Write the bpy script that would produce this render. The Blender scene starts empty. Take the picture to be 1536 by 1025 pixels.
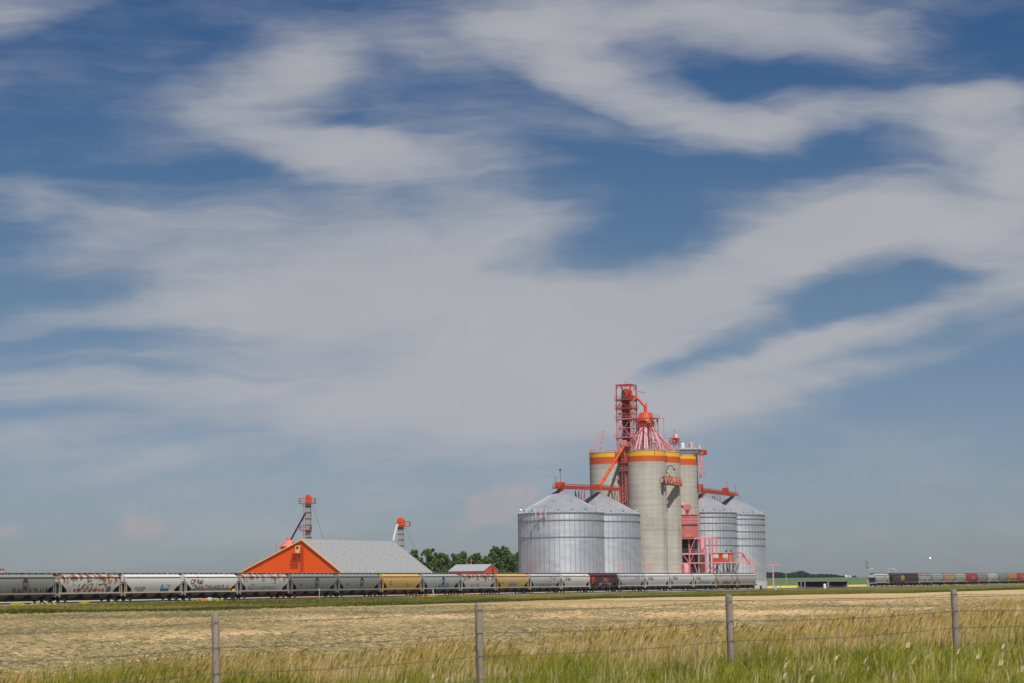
import bpy, math, random
import numpy as np
from mathutils import Vector as V, Matrix
random.seed(7); RNG = np.random.default_rng(7)
R = math.radians
sc = bpy.context.scene
COL = sc.collection

# ------------------------------------------------------------------ camera
F, PITCH, ROLL, CH = 3313.1, 0.110618, 0.0131, 1.509      # focal length in photo pixels
_fw = V((0, math.cos(PITCH), math.sin(PITCH)))
_up = V((0, -math.sin(PITCH), math.cos(PITCH)))
_rt = V((1, 0, 0))
CR = _rt*math.cos(ROLL) - _up*math.sin(ROLL)
CU = _up*math.cos(ROLL) + _rt*math.sin(ROLL)
EYE = V((0, 0, CH))
cd = bpy.data.cameras.new('camera'); cam = bpy.data.objects.new('camera', cd); COL.objects.link(cam)
m = Matrix((CR, CU, -_fw)).transposed().to_4x4(); m.translation = EYE
cam.matrix_world = m
cd.sensor_width = 36; cd.lens = 36*F/1536; cd.clip_end = 30000; cd.clip_start = .1
cd.dof.use_dof = True; cd.dof.focus_distance = 600; cd.dof.aperture_fstop = 4.0
sc.camera = cam

def proj(p):
    d = V(p)-EYE; z = d.dot(_fw)
    return 768+F*d.dot(CR)/z, 512.5-F*d.dot(CU)/z
def ray(u, v):
    return (_fw + CR*((u-768)/F) - CU*((v-512.5)/F))
def at(u, v, Y):                       # point seen at photo pixel (u,v), at northing Y
    d = ray(u, v); return EYE + d*(Y/d.y)
def onz(u, v, z):                      # point on level z
    d = ray(u, v); return EYE + d*((z-CH)/d.z)
def xat(u, Y, z):                      # X such that (X,Y,z) lies in photo column u
    a, b = -4000., 4000.
    for _ in range(60):
        c = (a+b)/2
        if proj((c, Y, z))[0] < u: a = c
        else: b = c
    return a
def zat(x, y, v):                      # height over (x,y) seen at row v
    a, b = -20., 200.
    for _ in range(50):
        c = (a+b)/2
        if proj((x, y, c))[1] > v: a = c
        else: b = c
    return a
def along(base, d, u, z, lo=-200, hi=2500):   # s so that base+d*s lies in column u
    a, b = lo, hi
    up = proj((base+d*hi)[:2]+(z,))[0] > proj((base+d*lo)[:2]+(z,))[0] if False else True
    for _ in range(60):
        c = (a+b)/2; q = base+d*c
        if proj((q.x, q.y, z))[0] < u: a = c
        else: b = c
    return a

# ------------------------------------------------------------------ mesh helpers
class MB:
    def __init__(s): s.v = []; s.f = []; s.sm = []; s.uv = []; s.mi = []; s.cur = 0
    def face(s, pts, smooth=False, uv=None):
        i = len(s.v); s.v += [tuple(p) for p in pts]; s.f.append(tuple(range(i, i+len(pts))))
        s.sm.append(smooth); s.uv.append(uv or [(0, 0)]*len(pts)); s.mi.append(s.cur)
    def grid(s, rows, smooth=True, uvs=None, closed=False):
        i0 = len(s.v); nr = len(rows); nc = len(rows[0])
        for r in rows: s.v += [tuple(p) for p in r]
        for a in range(nr-1):
            for b in range(nc if closed else nc-1):
                b2 = (b+1) % nc
                s.f.append((i0+a*nc+b, i0+a*nc+b2, i0+(a+1)*nc+b2, i0+(a+1)*nc+b)); s.sm.append(smooth); s.mi.append(s.cur)
                if uvs:
                    nb = b+1
                    s.uv.append([uvs(a, b), uvs(a, nb), uvs(a+1, nb), uvs(a+1, b)])
                else: s.uv.append([(0, 0)]*4)
    def hexa(s, p):                    # 8 points: bottom 4 ccw, top 4 ccw
        i = len(s.v); s.v += [tuple(q) for q in p]
        for f in ((3, 2, 1, 0), (4, 5, 6, 7), (0, 1, 5, 4), (1, 2, 6, 5), (2, 3, 7, 6), (3, 0, 4, 7)):
            s.f.append(tuple(i+k for k in f)); s.sm.append(False); s.uv.append([(0, 0)]*4); s.mi.append(s.cur)
    def box(s, x0, x1, y0, y1, z0, z1):
        s.hexa([(x0, y0, z0), (x1, y0, z0), (x1, y1, z0), (x0, y1, z0), (x0, y0, z1), (x1, y0, z1), (x1, y1, z1), (x0, y1, z1)])
    def obox(s, c, a, b, h0, h1):      # plan centre c, half vectors a,b, from z h0 to h1
        c, a, b = V(c), V(a), V(b); q = [c-a-b, c+a-b, c+a+b, c-a+b]
        s.hexa([(p.x, p.y, h0) for p in q]+[(p.x, p.y, h1) for p in q])
    def beam(s, p, q, w, h=None):
        h = h or w; p, q = V(p), V(q); d = (q-p).normalized()
        a = d.cross(V((0, 0, 1)))
        if a.length < 1e-3: a = V((T.x, T.y, 0)) if 'T' in globals() else V((1, 0, 0))
        a.normalize(); b = a.cross(d).normalized(); a = a*w/2; b = b*h/2
        s.hexa([p-a-b, p+a-b, p+a+b, p-a+b, q-a-b, q+a-b, q+a+b, q-a+b])
    def tube(s, p, q, r, r2=None, n=10, cap=True):
        r2 = r if r2 is None else r2; p, q = V(p), V(q); d = (q-p).normalized()
        a = d.cross(V((0, 0, 1)))
        if a.length < 1e-3: a = V((1, 0, 0))
        a.normalize(); b = a.cross(d)
        cs = [(math.cos(2*math.pi*k/n), math.sin(2*math.pi*k/n)) for k in range(n)]
        r0 = [p+a*(c*r)+b*(t*r) for c, t in cs]; r1 = [q+a*(c*r2)+b*(t*r2) for c, t in cs]
        s.grid([r1, r0], True, closed=True)
        if cap: s.face(r0); s.face(list(reversed(r1)))
    def lathe(s, c, prof, n=48, smooth=True, captop=False):
        c = V(c)
        rows = [[(c.x+r*math.cos(2*math.pi*k/n), c.y+r*math.sin(2*math.pi*k/n), c.z+z) for k in range(n)] for r, z in prof]
        L = [0]
        for (r, z), (r2, z2) in zip(prof, prof[1:]): L.append(L[-1]+math.hypot(r2-r, z2-z))
        rm = max(r for r, z in prof)
        s.grid(rows, smooth, lambda a, b: (b*2*math.pi*rm/n, L[a]), closed=True)
        if captop: s.face(rows[-1])
    def build(s, name, mat, parent=None, world=True):
        me = bpy.data.meshes.new(name)
        off = parent.location if (parent and world) else V((0, 0, 0))
        if parent and world and parent.parent: off = off+parent.parent.location
        me.from_pydata([(x-off.x, y-off.y, z-off.z) for x, y, z in s.v], [], s.f)
        me.polygons.foreach_set('use_smooth', s.sm)
        if isinstance(mat, (list, tuple)):
            for k in mat: me.materials.append(k)
            me.polygons.foreach_set('material_index', s.mi)
        else: me.materials.append(mat)
        ul = me.uv_layers.new(name='UVMap')
        ul.data.foreach_set('uv', [c for f in s.uv for p in f for c in p])
        me.update()
        o = bpy.data.objects.new(name, me); COL.objects.link(o)
        if parent: o.parent = parent
        return o

def empty(name, loc, label=None, cat=None, group=None, rz=0):
    o = bpy.data.objects.new(name, None); COL.objects.link(o); o.location = loc; o.rotation_euler.z = rz
    o.empty_display_size = .5
    return tag(o, label, cat, group)
def tag(o, label=None, cat=None, group=None, kind=None):
    if label: o['label'] = label
    if cat: o['category'] = cat
    if group: o['group'] = group
    if kind: o['kind'] = kind
    return o
def raw_mesh(name, co, faces_flat, sizes, mat, attrs=None):
    me = bpy.data.meshes.new(name)
    me.vertices.add(len(co)); me.vertices.foreach_set('co', np.asarray(co, np.float32).ravel())
    me.loops.add(len(faces_flat)); me.loops.foreach_set('vertex_index', np.asarray(faces_flat, np.int32))
    me.polygons.add(len(sizes)); st = np.concatenate([[0], np.cumsum(sizes)[:-1]])
    me.polygons.foreach_set('loop_start', st.astype(np.int32)); 
    for k, a in (attrs or {}).items():
        at_ = me.attributes.new(k, 'FLOAT', 'POINT'); at_.data.foreach_set('value', np.asarray(a, np.float32))
    me.update(calc_edges=True); me.validate()
    me.materials.append(mat)
    o = bpy.data.objects.new(name, me); COL.objects.link(o); return o

# ------------------------------------------------------------------ materials
def nodes(name):
    mt = bpy.data.materials.new(name); mt.use_nodes = True
    return mt, mt.node_tree, mt.node_tree.nodes['Principled BSDF']
def N(nt, t, **kw):
    n = nt.nodes.new(t)
    for k, v in kw.items():
        if k.startswith('i_'): n.inputs[k[2:].replace('_', ' ')].default_value = v
        else: setattr(n, k, v)
    return n
def rgba(c, k=1): return (c[0]*k, c[1]*k, c[2]*k, 1)
def ramp(nt, src, stops):
    r = N(nt, 'ShaderNodeValToRGB'); e = r.color_ramp.elements
    e[0].position, e[0].color = stops[0][0], rgba(stops[0][1]); e[1].position, e[1].color = stops[-1][0], rgba(stops[-1][1])
    for p, c in stops[1:-1]:
        x = e.new(p); x.color = rgba(c)
    nt.links.new(src, r.inputs['Fac']); return r
def mixc(nt, fac, a, b, mode='MIX'):
    n = N(nt, 'ShaderNodeMix', data_type='RGBA', blend_type=mode)
    if hasattr(fac, 'is_linked'): nt.links.new(fac, n.inputs[0])
    else: n.inputs[0].default_value = fac
    for i, c in ((6, a), (7, b)):
        if hasattr(c, 'is_linked'): nt.links.new(c, n.inputs[i])
        else: n.inputs[i].default_value = rgba(c)
    return n.outputs[2]
def mathn(nt, op, a, b=0., c=0.):
    n = N(nt, 'ShaderNodeMath', operation=op)
    for i, x in enumerate((a, b, c)):
        if hasattr(x, 'is_linked'): nt.links.new(x, n.inputs[i])
        else: n.inputs[i].default_value = x
    return n.outputs[0]
def coords(nt, kind='Object', scale=(1, 1, 1)):
    tc = N(nt, 'ShaderNodeTexCoord'); mp = N(nt, 'ShaderNodeMapping'); mp.inputs['Scale'].default_value = scale
    nt.links.new(tc.outputs[kind], mp.inputs['Vector']); return mp.outputs[0]
def noise(nt, vec, scale, detail=4, rough=.55):
    n = N(nt, 'ShaderNodeTexNoise'); n.inputs['Scale'].default_value = scale; n.inputs['Detail'].default_value = detail
    n.inputs['Roughness'].default_value = rough; nt.links.new(vec, n.inputs['Vector']); return n.outputs['Fac']
def paint(name, c, rough=.6, metal=0., var=.2, scale=.6, dirt=None, damt=.0, bump=0, stretch=(1, 1, 1)):
    """weathered paint: base colour wandering by noise, optional second colour (dirt or fading) in patches"""
    mt, nt, b = nodes(name); v = coords(nt, 'Object', stretch)
    n1 = noise(nt, v, scale, 5)
    col = mixc(nt, n1, tuple(x*(1-var) for x in c), tuple(min(1, x*(1+var)) for x in c))
    if dirt:
        n2 = noise(nt, v, scale*1.7, 6, .65)
        f = N(nt, 'ShaderNodeMapRange'); f.inputs[1].default_value = .62-damt; f.inputs[2].default_value = .72
        nt.links.new(n2, f.inputs[0]); col = mixc(nt, f.outputs[0], col, dirt)
    nt.links.new(col, b.inputs['Base Color'])
    b.inputs['Roughness'].default_value = rough; b.inputs['Metallic'].default_value = metal
    if bump:
        bp = N(nt, 'ShaderNodeBump'); bp.inputs['Strength'].default_value = bump; bp.inputs['Distance'].default_value = .1
        nt.links.new(noise(nt, v, scale*6, 4), bp.inputs['Height']); nt.links.new(bp.outputs[0], b.inputs['Normal'])
    return mt

ORANGE = (.50, .052, .010)
PINK = (.62, .215, .235)
M = {}
M['orange'] = paint('orange_paint', (.56, .066, .012), .55, var=.15, scale=.4, dirt=(.58, .15, .08), damt=.02)
M['red'] = paint('red_paint', (.42, .045, .022), .55, var=.2, scale=.4, dirt=(.5, .17, .13), damt=.05)
M['pink'] = paint('faded_pink_paint', PINK, .65, var=.18, scale=.5, dirt=(.55, .10, .08), damt=.03)
M['palepink'] = paint('pale_pink_paint', (.70, .33, .35), .65, var=.12, scale=.5)
M['fan'] = paint('weathered_fan_paint', (.56, .36, .32), .6, var=.2)
M['rustpink'] = paint('rusty_pink_paint', (.50, .14, .13), .7, var=.25, scale=.8, dirt=(.2, .05, .04), damt=.05)
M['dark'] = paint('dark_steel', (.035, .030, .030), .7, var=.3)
M['black'] = paint('black_paint', (.012, .012, .016), .6, var=.3)
M['black'].node_tree.nodes['Principled BSDF'].inputs['Specular IOR Level'].default_value = .05; M['black'].node_tree.nodes['Principled BSDF'].inputs['Roughness'].default_value = .95
M['brownsteel'] = paint('brown_steel', (.11, .045, .04), .7, var=.3)
M['grey'] = paint('grey_steel', (.30, .30, .31), .55, .2, var=.2)
M['lightgrey'] = paint('light_grey_paint', (.52, .52, .50), .6, var=.15)
M['white'] = paint('white_paint', (.75, .74, .70), .6, var=.1)
M['yellowband'] = paint('yellow_band_paint', (.72, .39, .018), .6, var=.08, scale=.3)
M['redband'] = paint('orange_red_band_paint', (.52, .085, .016), .6, var=.10, scale=.3)
M['yellowpaint'] = paint('signal_yellow', (.85, .45, .01), .5, var=.08)
M['trim'] = paint('cream_yellow_trim', (.72, .46, .16), .6, var=.1)
M['glass'] = paint('dark_window_glass', (.02, .022, .025), .15, var=.2)
M['paleglass'] = paint('pale_window_panel', (.62, .58, .48), .4, var=.2, scale=2)
M['wood'] = paint('weathered_wood', (.30, .255, .20), .9, var=.35, scale=3, stretch=(6, 6, .7), dirt=(.11, .095, .08), damt=.05, bump=.5)
M['wire'] = paint('fence_wire', (.10, .085, .075), .6, .3, var=.2)
M['ballast'] = paint('ballast_gravel', (.25, .22, .195), .95, var=.4, scale=4, bump=.8)
M['gravel'] = paint('pale_yard_gravel', (.38, .33, .26), .95, var=.25, scale=.15, dirt=(.22, .21, .10), damt=.03)
M['steelrail'] = paint('rail_steel', (.16, .11, .09), .4, .6, var=.2)
M['sleeper'] = paint('sleeper_wood', (.07, .06, .05), .9, var=.3)

def galv(name, c=(.62, .655, .69), seam=1.5):
    """galvanised corrugated sheet: fine horizontal corrugation bump, per-sheet tone, spangle"""
    mt, nt, b = nodes(name)
    tc = N(nt, 'ShaderNodeTexCoord'); uv = tc.outputs['UV']
    br = N(nt, 'ShaderNodeTexBrick'); nt.links.new(uv, br.inputs['Vector'])
    br.inputs['Scale'].default_value = 1; br.inputs['Brick Width'].default_value = 2.9; br.inputs['Row Height'].default_value = 1.1
    br.inputs['Mortar Size'].default_value = .012; br.inputs['Color1'].default_value = rgba(c, .84); br.inputs['Color2'].default_value = rgba(c, 1.12)
    br.inputs['Mortar'].default_value = rgba(c, .6)
    mp = N(nt, 'ShaderNodeMapping'); mp.inputs['Scale'].default_value = (1, .12, 1); nt.links.new(uv, mp.inputs['Vector'])
    n1 = noise(nt, mp.outputs[0], .7, 6, .6)
    st = ramp(nt, n1, [(.3, (.88, .88, .88)), (.6, (1.0, 1.0, 1.0)), (.8, (1.08, 1.07, 1.06))])
    col = mixc(nt, 1., br.outputs['Color'], st.outputs[0], 'MULTIPLY')
    n2 = noise(nt, uv, 2.2, 5, .7)
    col = mixc(nt, .35, col, ramp(nt, n2, [(.3, tuple(x*.75 for x in c)), (.7, tuple(x*1.15 for x in c))]).outputs[0])
    nt.links.new(col, b.inputs['Base Color'])
    b.inputs['Metallic'].default_value = .68; b.inputs['Roughness'].default_value = .45
    wv = N(nt, 'ShaderNodeTexWave', wave_type='BANDS', bands_direction='Y'); wv.inputs['Scale'].default_value = 1.4
    nt.links.new(uv, wv.inputs['Vector'])
    bp = N(nt, 'ShaderNodeBump'); bp.inputs['Strength'].default_value = .35; bp.inputs['Distance'].default_value = .06
    nt.links.new(wv.outputs['Fac'], bp.inputs['Height']); nt.links.new(bp.outputs[0], b.inputs['Normal'])
    return mt
M['galv'] = galv('galvanised_sheet')
M['galvroof'] = paint('galvanised_roof', (.56, .58, .60), .40, .65, var=.16, scale=.25, dirt=(.36, .37, .33), damt=.05)
M['galvseam'] = paint('galvanised_stiffener', (.27, .275, .285), .55, .4, var=.2)
M['galvleg'] = paint('galvanised_leg_casing', (.34, .33, .33), .5, .4, var=.25, scale=.5, dirt=(.22, .17, .15), damt=.05)

def concrete():
    mt, nt, b = nodes('slipform_concrete')
    tc = N(nt, 'ShaderNodeTexCoord'); uv = tc.outputs['UV']
    def mapped(sx, sy):
        mp = N(nt, 'ShaderNodeMapping'); mp.inputs['Scale'].default_value = (sx, sy, 1); nt.links.new(uv, mp.inputs['Vector']); return mp.outputs[0]
    lifts = noise(nt, mapped(.03, .9), 1., 5, .6)
    streak = noise(nt, mapped(.55, .03), 1., 5, .6)
    blot = noise(nt, mapped(.12, .12), 1., 6, .6)
    c1 = ramp(nt, lifts, [(.3, (.345, .325, .285)), (.5, (.43, .408, .362)), (.72, (.485, .463, .415))]).outputs[0]
    c2 = ramp(nt, streak, [(.28, (.68, .66, .62)), (.42, (.93, .92, .90)), (.7, (1.06, 1.05, 1.04))]).outputs[0]
    c3 = ramp(nt, blot, [(.3, (.80, .80, .79)), (.7, (1.08, 1.08, 1.08))]).outputs[0]
    c = mixc(nt, 1., mixc(nt, 1., c1, c2, 'MULTIPLY'), c3, 'MULTIPLY')
    # a few thin rust runs
    rs = noise(nt, mapped(1.3, .06), 1., 3, .5)
    f = N(nt, 'ShaderNodeMapRange'); f.inputs[1].default_value = .72; f.inputs[2].default_value = .80; nt.links.new(rs, f.inputs[0])
    c = mixc(nt, f.outputs[0], c, (.30, .21, .12))
    nt.links.new(c, b.inputs['Base Color']); b.inputs['Roughness'].default_value = .9
    bp = N(nt, 'ShaderNodeBump'); bp.inputs['Strength'].default_value = .25; bp.inputs['Distance'].default_value = .05
    nt.links.new(lifts, bp.inputs['Height']); nt.links.new(bp.outputs[0], b.inputs['Normal'])
    return mt
M['concrete'] = concrete()
M['footing'] = paint('concrete_footing', (.42, .40, .36), .9, var=.15, scale=.5, bump=.2)

def ribbed(name, c, period, axis='X', var=.08, rough=.5, metal=0., speck=None):
    """profiled sheet cladding: ribs by bump in object space along the given axis"""
    mt, nt, b = nodes(name); v = coords(nt, 'UV')
    n1 = noise(nt, v, .25, 5)
    col = mixc(nt, n1, tuple(x*(1-var) for x in c), tuple(x*(1+var) for x in c))
    if speck:
        n2 = noise(nt, v, 2.2, 3, .7)
        col = mixc(nt, ramp(nt, n2, [(.40, (0, 0, 0)), (.62, (1, 1, 1))]).outputs[0], col, speck)
    nt.links.new(col, b.inputs['Base Color']); b.inputs['Roughness'].default_value = rough; b.inputs['Metallic'].default_value = metal
    w = N(nt, 'ShaderNodeTexWave', wave_type='BANDS', bands_direction=axis); w.inputs['Scale'].default_value = .314/period
    nt.links.new(v, w.inputs['Vector'])
    bp = N(nt, 'ShaderNodeBump'); bp.inputs['Strength'].default_value = .4; bp.inputs['Distance'].default_value = .05
    nt.links.new(w.outputs['Fac'], bp.inputs['Height']); nt.links.new(bp.outputs[0], b.inputs['Normal'])
    return mt
M['barnwall'] = ribbed('orange_cladding', (.74, .085, .002), .45)
M['barnroof'] = ribbed('pale_grey_shingle_roof', (.33, .335, .33), .5, speck=(.20, .205, .20), rough=.85)
M['shedwall'] = ribbed('red_cladding', (.70, .07, .014), .45)
M['shedroof'] = ribbed('grey_metal_roof', (.42, .43, .46), .45, metal=.3)

def carpaint(name, c, rust=0., dirt=.3, rustcol=(.19, .07, .028)):
    mt, nt, b = nodes(name)
    v = coords(nt, 'Object')
    sep = N(nt, 'ShaderNodeSeparateXYZ'); nt.links.new(v, sep.inputs[0]); z = sep.outputs[2]
    n0 = noise(nt, v, .5, 5)
    col = mixc(nt, n0, tuple(x*.9 for x in c), tuple(min(1, x*1.08) for x in c))
    # road grime towards the sill, in vertical streaks
    ms = coords(nt, 'Object', (2.2, 2.2, .25)); n1 = noise(nt, ms, 1., 5, .65)
    low = N(nt, 'ShaderNodeMapRange'); low.inputs[1].default_value = 3.9; low.inputs[2].default_value = 1.3; nt.links.new(z, low.inputs[0])
    fac = mathn(nt, 'MULTIPLY', mathn(nt, 'MULTIPLY', low.outputs[0], n1), dirt*2.0)
    col = mixc(nt, fac, col, (.13, .11, .09))
    if rust > 0:
        mr = coords(nt, 'Object', (1.7, .2, 1.0)); n2 = noise(nt, mr, 1., 6, .62)
        hi = N(nt, 'ShaderNodeMapRange'); hi.inputs[1].default_value = 2.0; hi.inputs[2].default_value = 4.1; nt.links.new(z, hi.inputs[0])
        s = mathn(nt, 'ADD', n2, mathn(nt, 'MULTIPLY', hi.outputs[0], .24))
        f = N(nt, 'ShaderNodeMapRange'); f.inputs[1].default_value = .90-rust*.265; f.inputs[2].default_value = .99-rust*.24
        nt.links.new(s, f.inputs[0])
        n3 = noise(nt, v, 1.4, 5)
        rc = mixc(nt, n3, tuple(x*.6 for x in rustcol), tuple(x*1.7 for x in rustcol))
        col = mixc(nt, f.outputs[0], col, rc)
    nt.links.new(col, b.inputs['Base Color']); b.inputs['Roughness'].default_value = .55
    return mt

def leafmat(name, stops, rough=.6, trans=.25, attr='rnd'):
    mt, nt, b = nodes(name)
    a = N(nt, 'ShaderNodeAttribute'); a.attribute_name = attr
    r = ramp(nt, a.outputs['Fac'], stops)
    nt.links.new(r.outputs[0], b.inputs['Base Color']); b.inputs['Roughness'].default_value = rough
    b.inputs['Specular IOR Level'].default_value = .2
    if trans:
        t = N(nt, 'ShaderNodeBsdfTranslucent'); nt.links.new(r.outputs[0], t.inputs['Color'])
        mx = N(nt, 'ShaderNodeMixShader'); mx.inputs[0].default_value = trans
        out = nt.nodes['Material Output']
        nt.links.new(b.outputs[0], mx.inputs[1]); nt.links.new(t.outputs[0], mx.inputs[2]); nt.links.new(mx.outputs[0], out.inputs['Surface'])
    return mt
M['leaf'] = leafmat('poplar_leaves', [(0, (.05, .08, .025)), (.5, (.115, .165, .048)), (1, (.20, .255, .08))])
M['farleaf'] = leafmat('distant_leaves', [(0, (.022, .036, .020)), (1, (.050, .075, .034))])
M['bark'] = paint('bark', (.10, .085, .07), .9, var=.3, scale=2)
M['grass'] = leafmat('roadside_grass', [(0, (.13, .16, .014)), (.45, (.27, .275, .024)), (.75, (.36, .335, .05)), (1, (.56, .45, .20))])
M['drygrass'] = leafmat('dry_tall_grass', [(0, (.22, .22, .03)), (.3, (.42, .30, .06)), (.6, (.66, .48, .25)), (1, (.80, .62, .42))])
M['seed'] = leafmat('seed_heads', [(0, (.28, .21, .03)), (.5, (.42, .285, .065)), (1, (.60, .43, .22))])
M['straw'] = leafmat('cut_straw', [(0, (.13, .115, .05)), (.3, (.255, .205, .10)), (.65, (.41, .29, .14)), (1, (.60, .425, .235))], trans=.1)
M['verge'] = leafmat('verge_grass', [(0, (.07, .095, .017)), (.4, (.165, .17, .03)), (.75, (.29, .24, .06)), (1, (.40, .30, .11))])
M['flower'] = leafmat('yellow_blossom', [(0, (.45, .40, .01)), (1, (.75, .62, .02))])

def ground_mat(name, c1, c2, c3, s1, s2, stretch=(1, 1, 1), bump=.3):
    mt, nt, b = nodes(name); v = coords(nt, 'Object', stretch)
    n1 = noise(nt, v, s1, 6, .6); n2 = noise(nt, v, s2, 5, .65)
    col = mixc(nt, ramp(nt, n1, [(.35, (0, 0, 0)), (.65, (1, 1, 1))]).outputs[0], c1, c2)
    col = mixc(nt, ramp(nt, n2, [(.42, (0, 0, 0)), (.72, (.8, .8, .8))]).outputs[0], col, c3)
    nt.links.new(col, b.inputs['Base Color']); b.inputs['Roughness'].default_value = .95; b.inputs['Specular IOR Level'].default_value = .1
    if bump:
        bp = N(nt, 'ShaderNodeBump'); bp.inputs['Strength'].default_value = bump; bp.inputs['Distance'].default_value = .25
        nt.links.new(n2, bp.inputs['Height']); nt.links.new(bp.outputs[0], b.inputs['Normal'])
    return mt
M['ground'] = ground_mat('prairie_ground', (.11, .105, .04), (.17, .145, .06), (.08, .09, .025), .08, .9)
M['hay'] = ground_mat('cut_hay_ground', (.34, .25, .12), (.48, .33, .165), (.25, .20, .10), .03, .8, (.6, 1.0, 1), bump=.6)
M['stubble'] = ground_mat('pale_stubble', (.47, .335, .16), (.52, .385, .20), (.42, .30, .15), .02, .3, (.4, 1.4, 1), bump=.1)
M['vergebase'] = ground_mat('verge_soil', (.13, .13, .035), (.22, .185, .06), (.085, .10, .025), .06, .4)
M['canola'] = ground_mat('canola_blossom', (.62, .52, .015), (.70, .60, .03), (.45, .42, .03), .01, .2, bump=0)
M['crop'] = ground_mat('green_crop', (.095, .145, .055), (.12, .17, .07), (.085, .125, .05), .004, .03, (.3, 1, 1), bump=0)

# ------------------------------------------------------------------ site frame
TA = 1.129005
T = V((math.cos(TA), math.sin(TA), 0)); NN = V((-math.sin(TA), math.cos(TA), 0))   # along the track / away from camera
P0 = V((-75.345, 359.828, 0))
def smooth(a, b, x):
    t = np.clip((x-a)/(b-a), 0, 1); return t*t*(3-2*t)
def perp(x, y): return (x-P0.x)*NN.x + (y-P0.y)*NN.y
def height(x, y):
    x = np.asarray(x, float); y = np.asarray(y, float)
    d = perp(x, y)
    base = -1.2 + .6*smooth(-26, -7, d)
    base = base + .64*smooth(3.5, 7, d)*(1-smooth(18, 32, d))
    near = -.26 + .055*np.clip(x, -12, 12)
    w = 1-smooth(40, 112, y)
    z = base*(1-w)+near*w
    z = z + 9.2*smooth(1500, 3000, y)*(1 - .25*np.clip((x-300)/900, 0, 1)) - 12*smooth(3300, 5500, y)
    z = z + .06*np.sin(x*.21+y*.05)*np.sin(y*.13)*smooth(60, 100, y)*(1-smooth(-40, -20, d))
    return z
def sheet(name, mat, us, yn, yf, off, rows=40, kind='structure', geo=True):
    """ground sheet between two edges given as functions of the sight line u"""
    mb = MB(); g = []
    for r in range(rows+1):
        t = r/rows; row = []
        for u in us:
            a, b = yn(u), yf(u); Y = a*(b/a)**t if geo else a+(b-a)*t
            x = (u-768)/F*Y; row.append((x, Y, float(height(x, Y))+off))
        g.append(row)
    mb.grid(g, True)
    return tag(mb.build(name, mat), kind=kind)
# far edge of the hay field, read as rows of the photograph on the level z=-1.2
EU = [-600, 0, 370, 480, 600, 750, 800, 960, 1200, 1360, 1536, 2000]
EV = [931, 922.4, 916, 911.2, 908, 903.2, 901.2, 897.6, 893, 890.2, 884.6, 878]
EYs = []
for u, v in zip(EU, EV):
    p = onz(u, v, -1.2); EYs.append(p.y)
def edgeY(u): return float(np.interp(u, EU, EYs))
def trackY(u, d):                      # Y where sight line u meets the line parallel to the track at offset d
    k = (u-768)/F; q = P0+NN*d
    return (q.y*T.x-q.x*T.y)/(T.x-k*T.y)
US = list(range(-500, 2001, 20))
# big ground
gx = np.concatenate([np.linspace(-4000, -60, 24), np.linspace(-50, 50, 41), np.linspace(60, 4000, 24)])
gy = np.concatenate([np.linspace(-200, 20, 8), np.linspace(24, 60, 19), np.geomspace(66, 9000, 70)])
mb = MB(); mb.grid([[(x, y, float(height(x, y)-.35*smooth(44, 62, y))) for x in gx] for y in gy], True)
tag(mb.build('ground', M['ground']), kind='structure')
sheet('hay_field', M['hay'], US, lambda u: 43, edgeY, .0, 90)
sheet('stubble_strip', M['stubble'], list(range(880, 2001, 20)),
      lambda u: onz(u, float(np.interp(u, [880, 960, 1024, 1200, 1536, 2000], [900.8, 902.4, 901.6, 899.5, 894.2, 888])), -1.2).y,
      lambda u: edgeY(u)-.5, .06, 20)
sheet('grass_verge', M['vergebase'], US, edgeY, lambda u: trackY(u, -3.2), .01, 24)
sheet('yard', M['gravel'], US, lambda u: trackY(u, 3.0), lambda u: max(trackY(u, 3)+60, 1000), .0, 30)
sheet('canola_field', M['canola'], list(range(700, 1681, 20)), lambda u: max(860, trackY(u, 40)), lambda u: 1590, .3, 14)
sheet('crop_field', M['crop'], list(range(-500, 2001, 40)), lambda u: 1600, lambda u: 3200, .1, 30)

# ------------------------------------------------------------------ railway tracks
def track(d, s0, s1, label):
    root = empty('railway_track', P0+NN*d+T*s0+V((0, 0, -.5)), label, 'railway track', 'railway tracks')
    def q(s, o, z): p = P0+NN*(d+o)+T*s; return (p.x, p.y, z)
    mb = MB(); ss = np.linspace(s0, s1, 60)
    mb.grid([[q(s, o, z) for o, z in ((-3.4, -.62), (-1.9, -.22), (1.9, -.22), (3.4, -.62))] for s in ss], False)
    mb.build('ballast', M['ballast'], root)
    for o in (-.75, .75):
        mb = MB(); mb.hexa([q(s0, o-.04, -.17), q(s1, o-.04, -.17), q(s1, o+.04, -.17), q(s0, o+.04, -.17), q(s0, o-.04, 0), q(s1, o-.04, 0), q(s1, o+.04, 0), q(s0, o+.04, 0)])
        mb.build('rail', M['steelrail'], root)
    mb = MB()
    for s in np.arange(s0, s1, .62):
        c = P0+NN*d+T*float(s); mb.obox(c, T*.12, NN*1.3, -.23, -.17)
    tag(mb.build('sleepers', M['sleeper'], root), kind='stuff')
track(0, -90, 900, 'long straight railway track carrying the freight cars')
track(14, -90, 700, 'railway track behind the freight cars, under the loading booth')

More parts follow.
